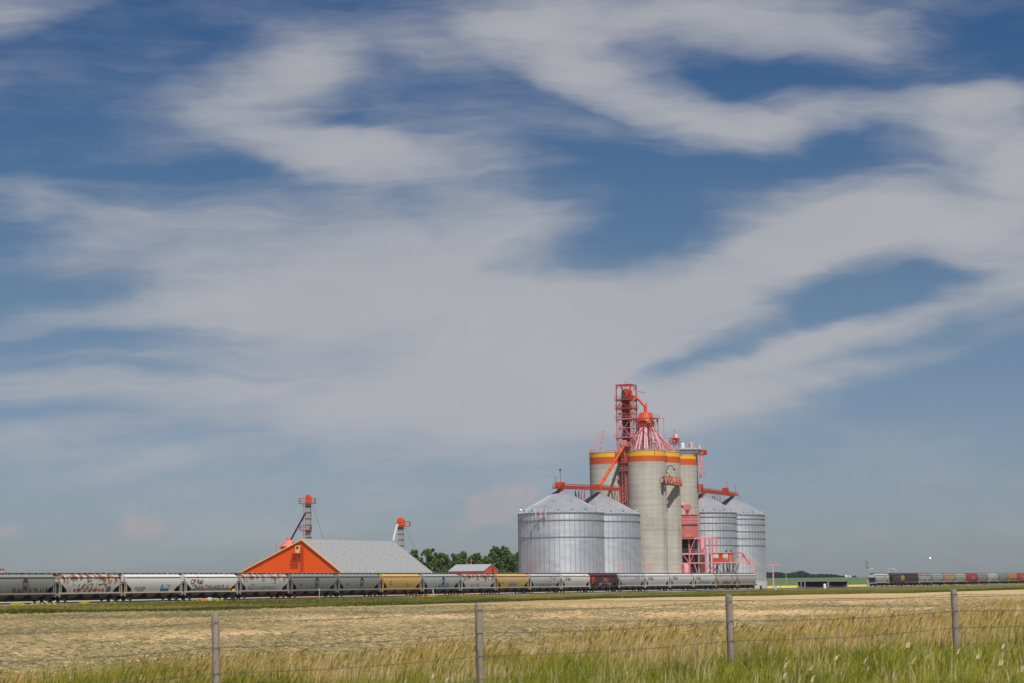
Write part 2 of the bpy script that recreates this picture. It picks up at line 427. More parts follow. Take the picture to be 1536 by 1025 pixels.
# ------------------------------------------------------------------ hopper cars
SEC = [(0, 4.50), (.55, 4.47), (1.05, 4.36), (1.38, 4.20), (1.50, 4.04), (1.57, 3.7), (1.60, 3.25), (1.585, 2.9), (1.53, 2.5), (1.44, 2.1), (1.33, 1.75), (1.22, 1.45)]
def ysec(z):
    zs = [p[1] for p in SEC][::-1]; ys = [p[0] for p in SEC][::-1]
    return float(np.interp(z, zs, ys))
HL = 8.35
def xe(z): return HL if z > 3.0 else HL-min(1.95, (3.0-z)*1.8)
def car_body(ribs):
    mb = MB(); xs = np.linspace(-1, 1, 13)
    prof = [(-y, z) for y, z in SEC[::-1]] + [(y, z) for y, z in SEC[1:]]
    mb.grid([[(x*xe(z), y, z) for y, z in prof] for x in xs], True)
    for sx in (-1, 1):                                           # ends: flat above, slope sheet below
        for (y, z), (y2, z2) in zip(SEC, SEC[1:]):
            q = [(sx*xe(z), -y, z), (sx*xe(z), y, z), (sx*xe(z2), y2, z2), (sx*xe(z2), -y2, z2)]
            mb.cur = 1 if z2 < 2.84 else 0  # lower slope sheets coloured dark, the overhang's shade put into the material
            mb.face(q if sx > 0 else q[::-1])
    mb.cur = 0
    for sy in (-1, 1):                                           # eave ledge
        mb.box(-HL+.02, HL-.02, min(sy*1.46, sy*1.66), max(sy*1.46, sy*1.66), 3.98, 4.06)
    if ribs:
        for sy in (-1, 1):
            for x in np.linspace(-7.3, 7.3, 11):
                for (y, z), (y2, z2) in zip(SEC[5:], SEC[6:]):
                    if abs(x) > xe(z2): continue
                    a = .055
                    mb.hexa([(x-a, sy*(y2-.03), z2), (x+a, sy*(y2-.03), z2), (x+a, sy*(y2+.06), z2), (x-a, sy*(y2+.06), z2),
                             (x-a, sy*(y-.03), z), (x+a, sy*(y-.03), z), (x+a, sy*(y+.06), z), (x-a, sy*(y+.06), z)])
    return mb
def car_bits():
    d = {}
    mb = MB()                                                    # roof walkway with its brackets
    for y in (-.42, .42): mb.box(-HL-.35, HL+.35, y-.3, y+.3, 4.70, 4.76)
    for x in np.linspace(-HL, HL, 11):
        mb.box(x-.06, x+.06, -.75, .75, 4.45, 4.70)
    d['roof_walkway'] = [mb]
    d['hatch'] = []
    for x in np.linspace(-6.8, 6.8, 6):
        mb = MB(); mb.tube((x, 0, 4.48), (x, 0, 4.69), .42, .36, 12); d['hatch'].append(mb)
    mb = MB()                                                    # side sills, end platforms, centre sill
    for y in (-1.42, 1.42): mb.box(-HL-.35, HL+.35, y-.11, y+.11, 1.30, 1.52)
    for x in (-1, 1):
        mb.box(min(x*6.6, x*(HL+.35)), max(x*6.6, x*(HL+.35)), -1.30, 1.30, 1.12, 1.26)
        mb.box(x*(HL+.2)-.07, x*(HL+.2)+.07, -1.5, 1.5, 1.0, 1.29)
    mb.box(-HL-.4, HL+.4, -.25, .25, .85, 1.11)
    d['side_sill'] = [mb]
    mb = MB()                                                    # brake gear and piping, plus dark plates added to fill shaded voids
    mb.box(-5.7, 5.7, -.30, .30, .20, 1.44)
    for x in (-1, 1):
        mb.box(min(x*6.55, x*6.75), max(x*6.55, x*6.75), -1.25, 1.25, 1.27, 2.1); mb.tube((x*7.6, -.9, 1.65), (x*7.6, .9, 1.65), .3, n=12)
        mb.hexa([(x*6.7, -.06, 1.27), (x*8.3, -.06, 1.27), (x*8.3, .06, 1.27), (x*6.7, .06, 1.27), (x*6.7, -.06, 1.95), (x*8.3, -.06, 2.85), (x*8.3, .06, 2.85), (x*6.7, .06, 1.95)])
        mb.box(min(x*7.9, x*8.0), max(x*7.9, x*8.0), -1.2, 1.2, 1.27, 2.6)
        mb.box(min(x*6.0, x*8.0), max(x*6.0, x*8.0), -1.1, 1.1, .95, 1.11)
    for y in (-.95, .95): mb.box(-5.9, 5.9, y-.06, y+.06, .34, .5)
    d['underframe_fill'] = [mb]
    ch = []
    for x in (-4.3, 0, 4.3):
        mb = MB(); w = 2.1
        mb.hexa([(x-.35, -.5, .38), (x+.35, -.5, .38), (x+.35, .5, .38), (x-.35, .5, .38), (x-w, -1.28, 1.44), (x+w, -1.28, 1.44), (x+w, 1.28, 1.44), (x-w, 1.28, 1.44)])
        ch.append(mb)
    d['hopper_chute'] = ch
    lad = []
    for x in (-1, 1):
        for y in (-1, 1):
            mb = MB()
            for xx in (HL+.22, HL-.28):
                top = 2.9 if xx > HL else 2.85
                mb.box(x*xx-.045, x*xx+.045, y*1.5-.045, y*1.5+.045, .75 if xx > HL else 1.5, top+.1)
            for z in np.arange(.85, 2.9, .33): mb.box(min(x*(HL+.22), x*(HL-.28)), max(x*(HL+.22), x*(HL-.28)), y*1.5-.02, y*1.5+.02, z, z+.04)
            for z in np.arange(3.0, 4.1, .33): mb.box(x*HL-.1, x*HL+.1, y*1.3-.2, y*1.3+.2, z, z+.04)
            lad.append(mb)
    d['ladder'] = lad
    tr = []
    for x in (-6.9, 6.9):
        mb = MB(); whl = []
        for y in (-1.0, 1.0):
            mb.hexa([(x-1.25, y-.09, .38), (x+1.25, y-.09, .38), (x+1.25, y+.09, .38), (x-1.25, y+.09, .38), (x-.85, y-.09, .8), (x+.85, y-.09, .8), (x+.85, y+.09, .8), (x-.85, y+.09, .8)])
            mb.box(x-.4, x+.4, y-.13, y+.13, .2, .75)
        mb.box(x-.3, x+.3, -.9, .9, .5, .86)
        for dx in (-.88, .88):
            w = MB()
            for y in (-.75, .75): w.tube((x+dx, y-.07, .43), (x+dx, y+.07, .43), .42, n=18)
            w.tube((x+dx, -.9, .43), (x+dx, .9, .43), .08, n=8)
            whl.append(w)
        tr.append((mb, whl))
    d['truck'] = tr
    mb = MB(); mb.box(-9.04, -HL-.41, -.13, .13, .8, 1.05); mb2 = MB(); mb2.box(HL+.41, 9.04, -.13, .13, .8, 1.05)
    d['coupler'] = [mb, mb2]
    return d
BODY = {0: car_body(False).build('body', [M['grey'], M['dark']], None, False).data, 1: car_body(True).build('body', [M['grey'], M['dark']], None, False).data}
BITS = {}
for k, lst in car_bits().items():
    if k == 'truck':
        BITS[k] = [(a.build('truck', M['dark'], None, False).data, [w.build('wheelset', M['dark'], None, False).data for w in ws]) for a, ws in lst]
    else:
        mtl = {'roof_walkway': M['grey'], 'hatch': M['grey'], 'coupler': M['dark'], 'underframe_fill': M['dark']}.get(k, M['grey'])
        BITS[k] = [a.build(k, mtl, None, False).data for a in lst]
for o in list(COL.objects):
    if o.type == 'MESH' and o.parent is None and 'kind' not in o: bpy.data.objects.remove(o)

def link(name, me, parent, mat=None):
    o = bpy.data.objects.new(name, me); COL.objects.link(o); o.parent = parent
    if mat is not None:
        o.material_slots[0].link = 'OBJECT'; o.material_slots[0].material = mat
    return o
def side(x, z, off=.02): return (x, -(ysec(z)+off), z)
_flat = {}
def flat(c, var=.15):
    if c not in _flat: _flat[c] = paint('marking_paint', c, .7, var=var, scale=2)
    return _flat[c]
def emblem_mesh(x, z, rx, rz):
    rx *= 1.2; rz *= 1.1
    mb = MB(); n = 28
    for k in range(n):
        a, b = 2*math.pi*k/n, 2*math.pi*(k+1)/n
        mb.face([side(x+rx*math.cos(a), z+rz*math.sin(a), .07), side(x+rx*math.cos(b), z+rz*math.sin(b), .07), side(x+rx*.74*math.cos(b), z+rz*.82*math.sin(b), .07), side(x+rx*.74*math.cos(a), z+rz*.82*math.sin(a), .07)])
    for px_, pz, w, h in ((-.35, .45, .16, .22), (0, .55, .16, .25), (.35, .45, .16, .22), (0, .1, .1, .3), (-.22, -.4, .12, .2), (.22, -.4, .12, .2), (0, -.5, .18, .22)):
        cx, cz = x+px_*rx, z+pz*rz; w *= rx; h *= rz
        mb.face([side(cx-w, cz, .07), side(cx, cz-h, .07), side(cx+w, cz, .07), side(cx, cz+h, .07)])
    return mb
def oval(x, z, rx, rz, n=18, off=.02):
    mb = MB(); mb.face([side(x+rx*math.cos(2*math.pi*k/n), z+rz*math.sin(2*math.pi*k/n), off) for k in range(n)]); return mb
def strokes(x0, x1, z0, z1, n, w, seed, off=.03, slant=.12):
    """a run of hand-sprayed letters: each a jagged closed or hooked stroke"""
    rr = random.Random(seed); mb = MB(); dx = (x1-x0)/n
    for k in range(n):
        cx = x0+(k+.5)*dx; pts = []
        for j in range(rr.randint(4, 6)):
            pts.append((cx+dx*rr.uniform(-.45, .45), rr.choice((z0, z0, (z0+z1)/2, z1, z1))+rr.uniform(-.08, .08)*(z1-z0)))
        for (a, b), (c, e) in zip(pts, pts[1:]):
            L = math.hypot(c-a, e-b) or 1; px_, pz = -(e-b)/L*w/2, (c-a)/L*w/2
            a2, c2 = a+slant*(b-z0), c+slant*(e-z0)
            mb.face([side(a2-px_, b-pz, off), side(c2-px_, e-pz, off), side(c2+px_, e+pz, off), side(a2+px_, b+pz, off)])
    return mb
def blobs(x0, x1, z0, z1, n, seed, off=.022):
    rr = random.Random(seed); mb = MB(); dx = (x1-x0)/n
    for k in range(n):
        a, b = x0+k*dx+dx*.05, x0+(k+1)*dx-dx*.05; t = z1-rr.uniform(0, .3)*(z1-z0); m_ = (a+b)/2
        mb.face([side(a, z0, off), side(b, z0+rr.uniform(0, .1), off), side(b+.1, (z0+t)/2, off), side(b-.1, t-.1, off), side(m_, t, off), side(a+.05, t-.15, off), side(a-.08, (z0+t)/2, off)])
    return mb
def text_mesh(txt, x, z, h, width, off=.03, shear=.1):
    cu = bpy.data.curves.new('lettering', 'FONT'); cu.body = txt; cu.size = 1; cu.shear = shear; cu.offset = .03
    o = bpy.data.objects.new('lettering', cu); COL.objects.link(o)
    me = bpy.data.meshes.new_from_object(o.evaluated_get(bpy.context.evaluated_depsgraph_get()))
    bpy.data.objects.remove(o)
    xs = [v.co.x for v in me.vertices]; zs = [v.co.y for v in me.vertices]
    x0, x1, z0, z1 = min(xs), max(xs), min(zs), max(zs)
    for v in me.vertices:
        xx = x+(v.co.x-x0)/(x1-x0)*width; zz = z+(v.co.y-z0)/(z1-z0)*h
        v.co = side(xx, zz, off)
    me.materials.clear(); return me

def hopper_car(name, s, label, color, rib=0, rust=0., dirt=.3, sill=None, emblem=None, marks=(), group='hopper cars of the long freight train', end=None, chute=None):
    p = P0+T*s
    root = empty(name, (p.x, p.y, 0), label, 'rail car', group, TA)
    cm = carpaint('car_paint', color, rust, dirt)
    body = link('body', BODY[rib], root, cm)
    sm = carpaint('sill_paint', sill or tuple(min(.75, c*1.1) for c in color), rust*.6, .2)
    link('roof_walkway', BITS['roof_walkway'][0], root, flat((.26, .25, .24)))
    for me in BITS['hatch']: link('hatch', me, root, cm)
    link('underframe_fill', BITS['underframe_fill'][0], root)
    link('side_sill', BITS['side_sill'][0], root, sm)
    hm = carpaint('shaded_chute_paint', chute or tuple(c*.40 for c in color), 0, .85)  # chutes take a darkened car colour, shade below the sill put into it
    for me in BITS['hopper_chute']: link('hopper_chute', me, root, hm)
    for me in BITS['ladder']: link('ladder', me, root, sm)
    for a, ws in BITS['truck']:
        t = link('truck', a, root)
        for w in ws: link('wheelset', w, t)
    for me in BITS['coupler']: link('coupler', me, root)
    if end:                                                      # differently painted end panel
        mb = MB()
        mb.face([(-HL-.012, y, z) for y, z in ((-1.36, 4.15), (-1.57, 3.2), (-1.55, 2.86), (1.55, 2.86), (1.57, 3.2), (1.36, 4.15))])
        link('end_panel', mb.build('end_panel', M['grey'], None, False).data, root, flat(end))
    if emblem:
        kind, x, z, rx, rz, c = emblem
        mb = emblem_mesh(x, z, rx, rz) if kind == 'ring' else oval(x, z, rx, rz)
        link('emblem', mb.build('emblem', M['grey'], None, False).data, root, flat(c))
    for mk in marks:
        if mk[0] == 'text':
            me = text_mesh(*mk[1:6]); me.materials.append(flat(mk[6])); link('lettering', me, root)
        elif mk[0] == 'scrawl':
            q5 = list(mk[1:8]); q5[5] *= 1.5; q5[3] += .15; mb = strokes(*q5); link('graffiti', mb.build('graffiti', M['grey'], None, False).data, root, flat(mk[8]))
        elif mk[0] == 'fill':
            mb = blobs(*mk[1:7]); link('graffiti', mb.build('graffiti', M['grey'], None, False).data, root, flat(mk[7]))
        elif mk[0] == 'patch':
            x0, x1, z0, z1, c = mk[1:]
            mb = MB(); k = 4
            for j in range(k):
                za, zb = z0+(z1-z0)*j/k, z0+(z1-z0)*(j+1)/k
                mb.face([side(x0, za, .015), side(x1, za, .015), side(x1, zb, .015), side(x0, zb, .015)])
            link('painted_panel', mb.build('painted_panel', M['grey'], None, False).data, root, flat(c))
    return root
# remove the temporary links made by MB.build for shared meshes
def sweep():
    for o in list(COL.objects):
        if o.type == 'MESH' and o.parent is None and 'kind' not in o and 'label' not in o: bpy.data.objects.remove(o)

BLK, MAR, BLU, TEA, ORG, WHT = (.025, .025, .028), (.16, .02, .03), (.04, .13, .30), (.06, .20, .24), (.50, .16, .07), (.62, .62, .60)
WH, LG, GR, YE, BR = (.62, .61, .58), (.44, .45, .44), (.23, .23, .215), (.56, .36, .12), (.075, .022, .02)
cp = lambda: ('text', 'CP Rail', -6.9, 2.85, .75, 3.4, MAR)
L_ = lambda k: 18.1*(k+.5)
hopper_car('hopper_car', L_(-1), 'grey ribbed hopper car with a line of black scrawl, cut by the left edge', (.225, .225, .205), 1, 0, .35, emblem=('ring', .6, 2.95, .62, .78, BLK), sill=(.30, .26, .22),
           marks=[('scrawl', -2.6, 7.0, 1.52, 2.1, 15, .09, 3, BLK)])
hopper_car('hopper_car', L_(0), 'rust-streaked white hopper car with large orange, teal and black bubble-letter graffiti', (.56, .55, .51), 0, .95, .35, emblem=('oval', 3.5, 3.15, .33, .5, (.17, .11, .05)), sill=(.50, .42, .38), chute=(.2, .13, .11),
           marks=[('fill', -5.2, 4.1, 1.42, 2.75, 7, 5, (.62, .58, .52)), ('fill', -4.9, 3.9, 1.45, 2.35, 8, 6, ORG), ('fill', -3.6, 3.6, 1.42, 1.95, 5, 8, TEA), ('scrawl', -5.3, 4.2, 1.45, 2.7, 8, .13, 4, BLK), ('fill', 4.3, 5.6, 1.5, 2.6, 1, 3, (.10, .10, .12)),
                  ('scrawl', 4.2, 6.0, 3.3, 3.4, 3, .10, 9, (.4, .15, .14)), ('scrawl', 4.2, 5.6, 2.95, 3.05, 3, .10, 10, (.4, .15, .14))])
hopper_car('hopper_car', L_(1), 'clean white hopper car with a blue graffiti tag at its right end', (.62, .61, .59), 0, .12, .25, sill=(.58, .46, .34),
           marks=[('scrawl', -5.6, -2.6, 1.5, 2.15, 6, .07, 14, BLK), ('fill', 2.0, 4.6, 1.5, 2.35, 4, 15, BLU), ('scrawl', 2.0, 4.8, 1.5, 2.5, 7, .09, 16, BLU)])
hopper_car('hopper_car', L_(2), 'white hopper car lettered in large maroon script left of the barn, with long grey graffiti', (.66, .64, .61), 0, .22, .25, sill=(.52, .49, .46),
           marks=[('text', 'CP Rail', -6.9, 2.75, .85, 4.0, MAR), ('text', '606', -6.2, 2.42, .22, 1.0, BLK), ('fill', -6.6, -5.3, 1.5, 2.2, 2, 20, TEA), ('fill', -5.2, 6.2, 1.5, 2.25, 13, 21, (.22, .19, .17)), ('fill', -4.4, 4.6, 1.5, 1.9, 10, 22, (.36, .20, .08)),
                  ('scrawl', -5.3, 6.3, 1.5, 2.35, 15, .10, 23, (.06, .07, .08))])
hopper_car('hopper_car', L_(3), 'light grey hopper car with rust stains along its roof edge and a brown oval emblem', (.47, .48, .465), 0, .85, .3, emblem=('oval', 3.4, 3.1, .33, .55, (.14, .09, .06)), sill=(.42, .37, .35),
           marks=[('scrawl', -5.8, 3.8, 1.52, 2.05, 14, .06, 30, (.10, .11, .12)), ('text', '386', -4.9, 2.35, .28, 1.1, (.1, .1, .1))])
hopper_car('hopper_car', L_(4), 'dark grey ribbed hopper car with oval emblem in front of the orange gable', (.205, .21, .205), 1, 0, .3, emblem=('ring', .9, 2.95, .62, .8, BLK), sill=(.28, .25, .22), marks=[('text', '396', -5.6, 2.3, .3, 1.1, BLK)])
hopper_car('hopper_car', L_(5), 'dark grey ribbed hopper car with oval emblem, coupled left of the first yellow car', (.22, .225, .22), 1, 0, .3, emblem=('ring', .7, 2.95, .62, .8, BLK), sill=(.27, .27, .26), marks=[('text', '397', -5.6, 2.3, .3, 1.1, BLK)])
hopper_car('hopper_car', L_(6), 'yellow hopper car without graffiti, in front of the grey barn roof', YE, 0, .05, .3, emblem=('ring', 2.3, 2.3, .42, .42, (.3, .2, .08)), sill=(.55, .36, .13), chute=(.40, .24, .08), marks=[('text', '110', -5.6, 2.7, .3, 1.0, (.12, .07, .03)), ('text', '4750', -5.6, 2.25, .25, 1.3, (.12, .07, .03))])
hopper_car('hopper_car', L_(7), 'blue-grey ribbed hopper car with oval emblem above blue graffiti', (.33, .355, .355), 1, 0, .3, emblem=('ring', .6, 3.05, .6, .75, BLK), sill=(.36, .36, .35), marks=[('fill', -1.6, 3.4, 1.5, 2.3, 6, 41, (.07, .20, .42)), ('fill', -2.4, -1.7, 1.5, 2.2, 1, 42, ORG), ('fill', 3.5, 4.3, 1.5, 2.2, 1, 43, ORG), ('scrawl', -1.6, 3.4, 1.5, 2.4, 8, .09, 44, (.04, .1, .28))])
hopper_car('hopper_car', L_(8), 'white hopper car blotched with brown rust between the blue-grey and second yellow cars', (.52, .52, .50), 0, 1.0, .3, emblem=('oval', 3.4, 3.15, .33, .55, (.12, .08, .06)), sill=(.50, .46, .43), marks=[('scrawl', -3.8, -2.4, 1.6, 1.9, 3, .09, 50, TEA), ('scrawl', -.9, .3, 1.6, 2.2, 2, .1, 51, TEA)])
hopper_car('hopper_car', L_(9), 'yellow hopper car with a block of pale blue graffiti', (.56, .375, .155), 0, .1, .3, sill=(.52, .36, .16), chute=(.12, .08, .05), marks=[('fill', -2.4, 2.2, 1.45, 2.2, 6, 61, (.18, .28, .42)), ('scrawl', -2.4, 2.3, 1.5, 2.3, 7, .09, 62, (.05, .12, .28)), ('text', '4751', -6.6, 2.3, .3, 1.4, (.15, .09, .04))])
hopper_car('hopper_car', L_(10), 'pale grey hopper car with red-brown graffiti, coupled right of the second yellow car', (.43, .44, .445), 0, .25, .3, emblem=('oval', 3.0, 3.2, .4, .65, (.22, .13, .06)), sill=(.50, .46, .45), marks=[('fill', -3.6, 3.4, 1.5, 1.95, 4, 71, (.26, .11, .09)), ('scrawl', -6, 6.4, 1.5, 2.1, 12, .08, 72, (.14, .14, .15)), ('scrawl', 3.8, 5.4, 3.0, 3.4, 4, .08, 73, (.35, .12, .12))])
hopper_car('hopper_car', L_(11), 'white hopper car with maroon lettering and rusty roof edge, left of the dark maroon car', (.63, .61, .57), 0, .4, .35, sill=(.62, .57, .50), marks=[cp()])
hopper_car('hopper_car', L_(12), 'dark maroon hopper car with an orange-red end and silver graffiti', BR, 0, 0, .15, sill=(.07, .035, .03), end=(.45, .05, .02), chute=(.03, .02, .02), marks=[('patch', -HL+.02, -6.7, 2.0, 3.95, (.45, .05, .02)), ('fill', -3.6, 4.4, 1.5, 2.5, 5, 81, (.30, .31, .31)), ('fill', -1.5, 2.4, 1.5, 2.2, 4, 82, (.03, .03, .03)), ('scrawl', -1.3, 2.2, 2.6, 3.3, 4, .16, 83, (.45, .17, .17)), ('text', '2187', -6.0, 2.6, .25, 1.6, (.25, .2, .18))])
hopper_car('hopper_car', L_(13), 'light grey hopper car, rusty at upper right, coupled right of the maroon car', (.47, .475, .47), 0, .5, .3, emblem=('oval', 2.7, 3.2, .4, .65, (.2, .11, .05)), sill=(.50, .47, .45), marks=[('scrawl', 3.6, 5.2, 3.0, 3.4, 4, .08, 91, (.35, .12, .12)), ('scrawl', -5.4, -4.2, 1.6, 1.9, 3, .08, 92, (.1, .1, .1))])
hopper_car('hopper_car', L_(14), 'white hopper car with maroon lettering, first of three alike under the concrete silos', (.60, .60, .595), 0, .05, .3, marks=[cp()])
hopper_car('hopper_car', L_(15), 'white hopper car with maroon lettering, middle of three alike under the concrete silos', (.58, .575, .565), 0, .2, .3, marks=[cp()])
hopper_car('hopper_car', L_(16), 'white hopper car with maroon lettering and a long black graffiti tag', (.57, .565, .555), 0, .15, .3, marks=[cp(), ('scrawl', -5.2, 5.4, 1.6, 2.35, 12, .13, 95, (.06, .08, .07))])
hopper_car('hopper_car', L_(17), 'light grey hopper car with rust streaks and a brown graffiti dome, below the orange booth', (.46, .45, .43), 0, .55, .35, sill=(.50, .36, .16), marks=[('fill', -3.0, 3.4, 1.5, 2.4, 3, 97, (.20, .10, .08)), ('scrawl', -3.2, 3.6, 1.5, 2.3, 6, .1, 98, (.3, .2, .18)), ('patch', 4.2, 4.9, 2.0, 4.0, (.26, .11, .05))])
hopper_car('hopper_car', L_(18), 'plain beige-grey hopper car, last at the right end of the long train', (.43, .41, .37), 0, 0, .35)
SB = 18.1*27.1468
LR = lambda j: SB+18.52*(j-.5)
G2 = 'hopper cars of the far freight train'
hopper_car('hopper_car', LR(0)-2.6, 'pale grey hopper car showing its end, nearest car of the far train', (.47, .475, .46), 0, .05, .3, group=G2, marks=[('patch', 2.6, 3.6, 2.6, 3.8, (.32, .08, .08))])
hopper_car('hopper_car', LR(1), 'brown hopper car with a yellow right third in the far train', (.085, .045, .035), 0, .1, .2, group=G2, marks=[('patch', 3.2, 8.0, 1.9, 3.95, (.44, .33, .10)), ('scrawl', 3.6, 7.6, 1.8, 3.2, 4, .25, 101, (.06, .04, .04))])
hopper_car('hopper_car', LR(2), 'black hopper car with an orange sill in the far train', (.035, .037, .036), 0, 0, .1, group=G2, sill=(.32, .12, .06))
hopper_car('hopper_car', LR(3), 'white hopper car with rust dripping from the roof, right of the black car', (.45, .44, .42), 0, .9, .3, group=G2, marks=[('fill', -2, 1.2, 1.5, 2.4, 2, 103, (.12, .12, .12))])
hopper_car('hopper_car', LR(4), 'grey-green ribbed hopper car left of the rusty tan car in the far train', (.33, .355, .325), 1, 0, .3, group=G2, emblem=('oval', .5, 2.9, .55, .8, (.14, .14, .13)))
hopper_car('hopper_car', LR(5), 'tan hopper car covered in rust in the far train', (.46, .29, .19), 0, .6, .2, group=G2, sill=(.46, .42, .38))
hopper_car('hopper_car', LR(6), 'grey-green ribbed hopper car between the rusty tan and first red cars', (.35, .37, .345), 1, 0, .3, group=G2, emblem=('oval', .5, 2.9, .5, .8, (.14, .14, .13)))
hopper_car('hopper_car', LR(7), 'red hopper car with white and dark graffiti, nearer of the two red cars', (.40, .045, .04), 0, 0, .3, group=G2, marks=[('fill', -2.6, 4.6, 1.5, 2.4, 5, 107, (.12, .08, .07)), ('scrawl', -1, 5, 2.3, 3.2, 4, .2, 108, (.6, .5, .48))])
hopper_car('hopper_car', LR(8), 'taupe grey ribbed hopper car right of the nearer red car', (.27, .26, .225), 1, 0, .3, group=G2, emblem=('oval', .5, 2.9, .5, .8, (.13, .12, .11)))
hopper_car('hopper_car', LR(9), 'white hopper car with greenish graffiti between two taupe cars', (.46, .46, .46), 0, .4, .3, group=G2, marks=[('fill', -2, 4, 1.5, 2.3, 4, 109, (.13, .2, .16)), ('patch', 3.0, 4.0, 2.6, 3.6, (.32, .10, .1))])
hopper_car('hopper_car', LR(10), 'taupe grey ribbed hopper car left of the tan-orange car', (.25, .245, .22), 1, 0, .3, group=G2, emblem=('oval', .5, 2.9, .4, .6, (.3, .08, .07)))
hopper_car('hopper_car', LR(11), 'tan-orange hopper car with dark graffiti at its base', (.46, .24, .09), 0, .1, .3, group=G2, marks=[('fill', -3, 4, 1.5, 2.5, 5, 111, (.10, .07, .05))])
hopper_car('hopper_car', LR(12), 'red hopper car with white graffiti, farther of the two red cars', (.42, .045, .04), 0, 0, .3, group=G2, marks=[('scrawl', -2, 4.4, 2.0, 3.2, 5, .25, 112, (.55, .45, .43))])
hopper_car('hopper_car', LR(13), 'dark brown hopper car cut by the right picture edge', (.10, .05, .035), 0, .2, .3, group=G2)
sweep()

# ------------------------------------------------------------------ steel bins
GZ = -.6
def pxm(p, z=10): # metres per photo pixel at p
    return (V((p[0], p[1], z))-EYE).dot(_fw)/F
BL0 = V((xat(841.5, 660, 20), 660, 0))
def bin_at(u): return BL0+T*along(BL0, T, u, 20, -50, 400)
def steel_bin(c, rpx, v_eave, v_peak, rings, label, foot=1.0, vents=18, roofrings=1):
    r = rpx*pxm(c, 15); fz = (c-V((0, 0, 0))).copy()
    ze = zat(c.x, c.y-r, v_eave); zp = zat(c.x, c.y, v_peak)
    root = empty('steel_grain_bin', (c.x, c.y, GZ), label, 'grain bin', 'corrugated steel grain bins')
    mb = MB(); mb.lathe((c.x, c.y, 0), [(r, GZ+foot), (r, ze)], 96); mb.cur = 1
    n = 52
    for k in range(n):
        a = 2*math.pi*(k+.5)/n; d = V((math.cos(a), math.sin(a), 0)); e = V((-d.y, d.x, 0))
        mb.obox(c+d*(r+.03), d*.06, e*.05, GZ+foot, ze-.1)
    mb.build('wall', [M['galv'], M['galvseam']], root)
    mb = MB(); mb.lathe((c.x, c.y, 0), [(r+.35, GZ-.3), (r+.35, GZ+foot)], 64); mb.lathe((c.x, c.y, 0), [(r+.35, GZ+foot), (r-.2, GZ+foot+.02)], 64, False)
    mb.build('foundation', M['footing'], root)
    mb = MB(); ro = r+.25; rt = .9
    mb.lathe((c.x, c.y, 0), [(ro, ze-.05), (rt, zp-.3)], 96)
    for k in range(48):                                           # standing ribs of the roof sheets
        a = 2*math.pi*k/48; d = V((math.cos(a), math.sin(a), 0))
        mb.beam(c+d*ro+V((0, 0, ze)), c+d*rt+V((0, 0, zp-.25)), .10, .12)
    mb.build('roof', M['galvroof'], root)
    mb = MB(); mb.lathe((c.x, c.y, 0), [(rt+.15, zp-.45), (rt+.15, zp+.05), (.3, zp+.25)], 20, False); mb.build('roof_cap', M['grey'], root)
    for v in rings:
        z = zat(c.x, c.y-r, v); mb = MB(); mb.lathe((c.x, c.y, 0), [(r+.02, z-.13), (r+.2, z-.1), (r+.2, z+.1), (r+.02, z+.13)], 96, False); mb.build('wind_ring', M['galvseam'], root)
    for k in range(vents):
        a = 2*math.pi*(k+.3)/vents; d = V((math.cos(a), math.sin(a), 0)); t = .10
        q = c+d*(ro*(1-t)+rt*t); zz = ze+(zp-.3-ze)*t
        mb = MB(); mb.tube(q+V((0, 0, zz-.1)), q+V((0, 0, zz+.45)), .24, n=8); mb.tube(q+V((0, 0, zz+.4))-d*.1, q+V((0, 0, zz+.45))+d*.5, .3, n=8)
        mb.build('roof_vent', M['galvroof'], root)
    return root, r, ze, zp
B1, B2, B3, B4 = bin_at(841.5), bin_at(899), bin_at(1055.5), bin_at(1099.5)
_, r1, ze1, zp1 = steel_bin(B1, 64.3, 768.3, 734.5, [769.5, 780, 805.3], 'wide squat steel grain bin at the far left of the elevator, whole wall in view')
_, r2, ze2, zp2 = steel_bin(B2, 61.0, 770.4, 739, [771.6, 782, 806.4], 'squat steel grain bin partly behind the leftmost bin, beside the concrete silos')
_, r3, ze3, zp3 = steel_bin(B3, 49.6, 768.3, 741, [769.4, 775.5, 784.5, 795.5, 806.5, 818], 'tall steel grain bin right behind the red booth, with close wind rings')
_, r4, ze4, zp4 = steel_bin(B4, 47.8, 771.6, 745.5, [772.6, 778.5, 787, 797.5, 808, 818.5], 'tall steel grain bin farthest right, its pale concrete foundation showing', foot=2.9)

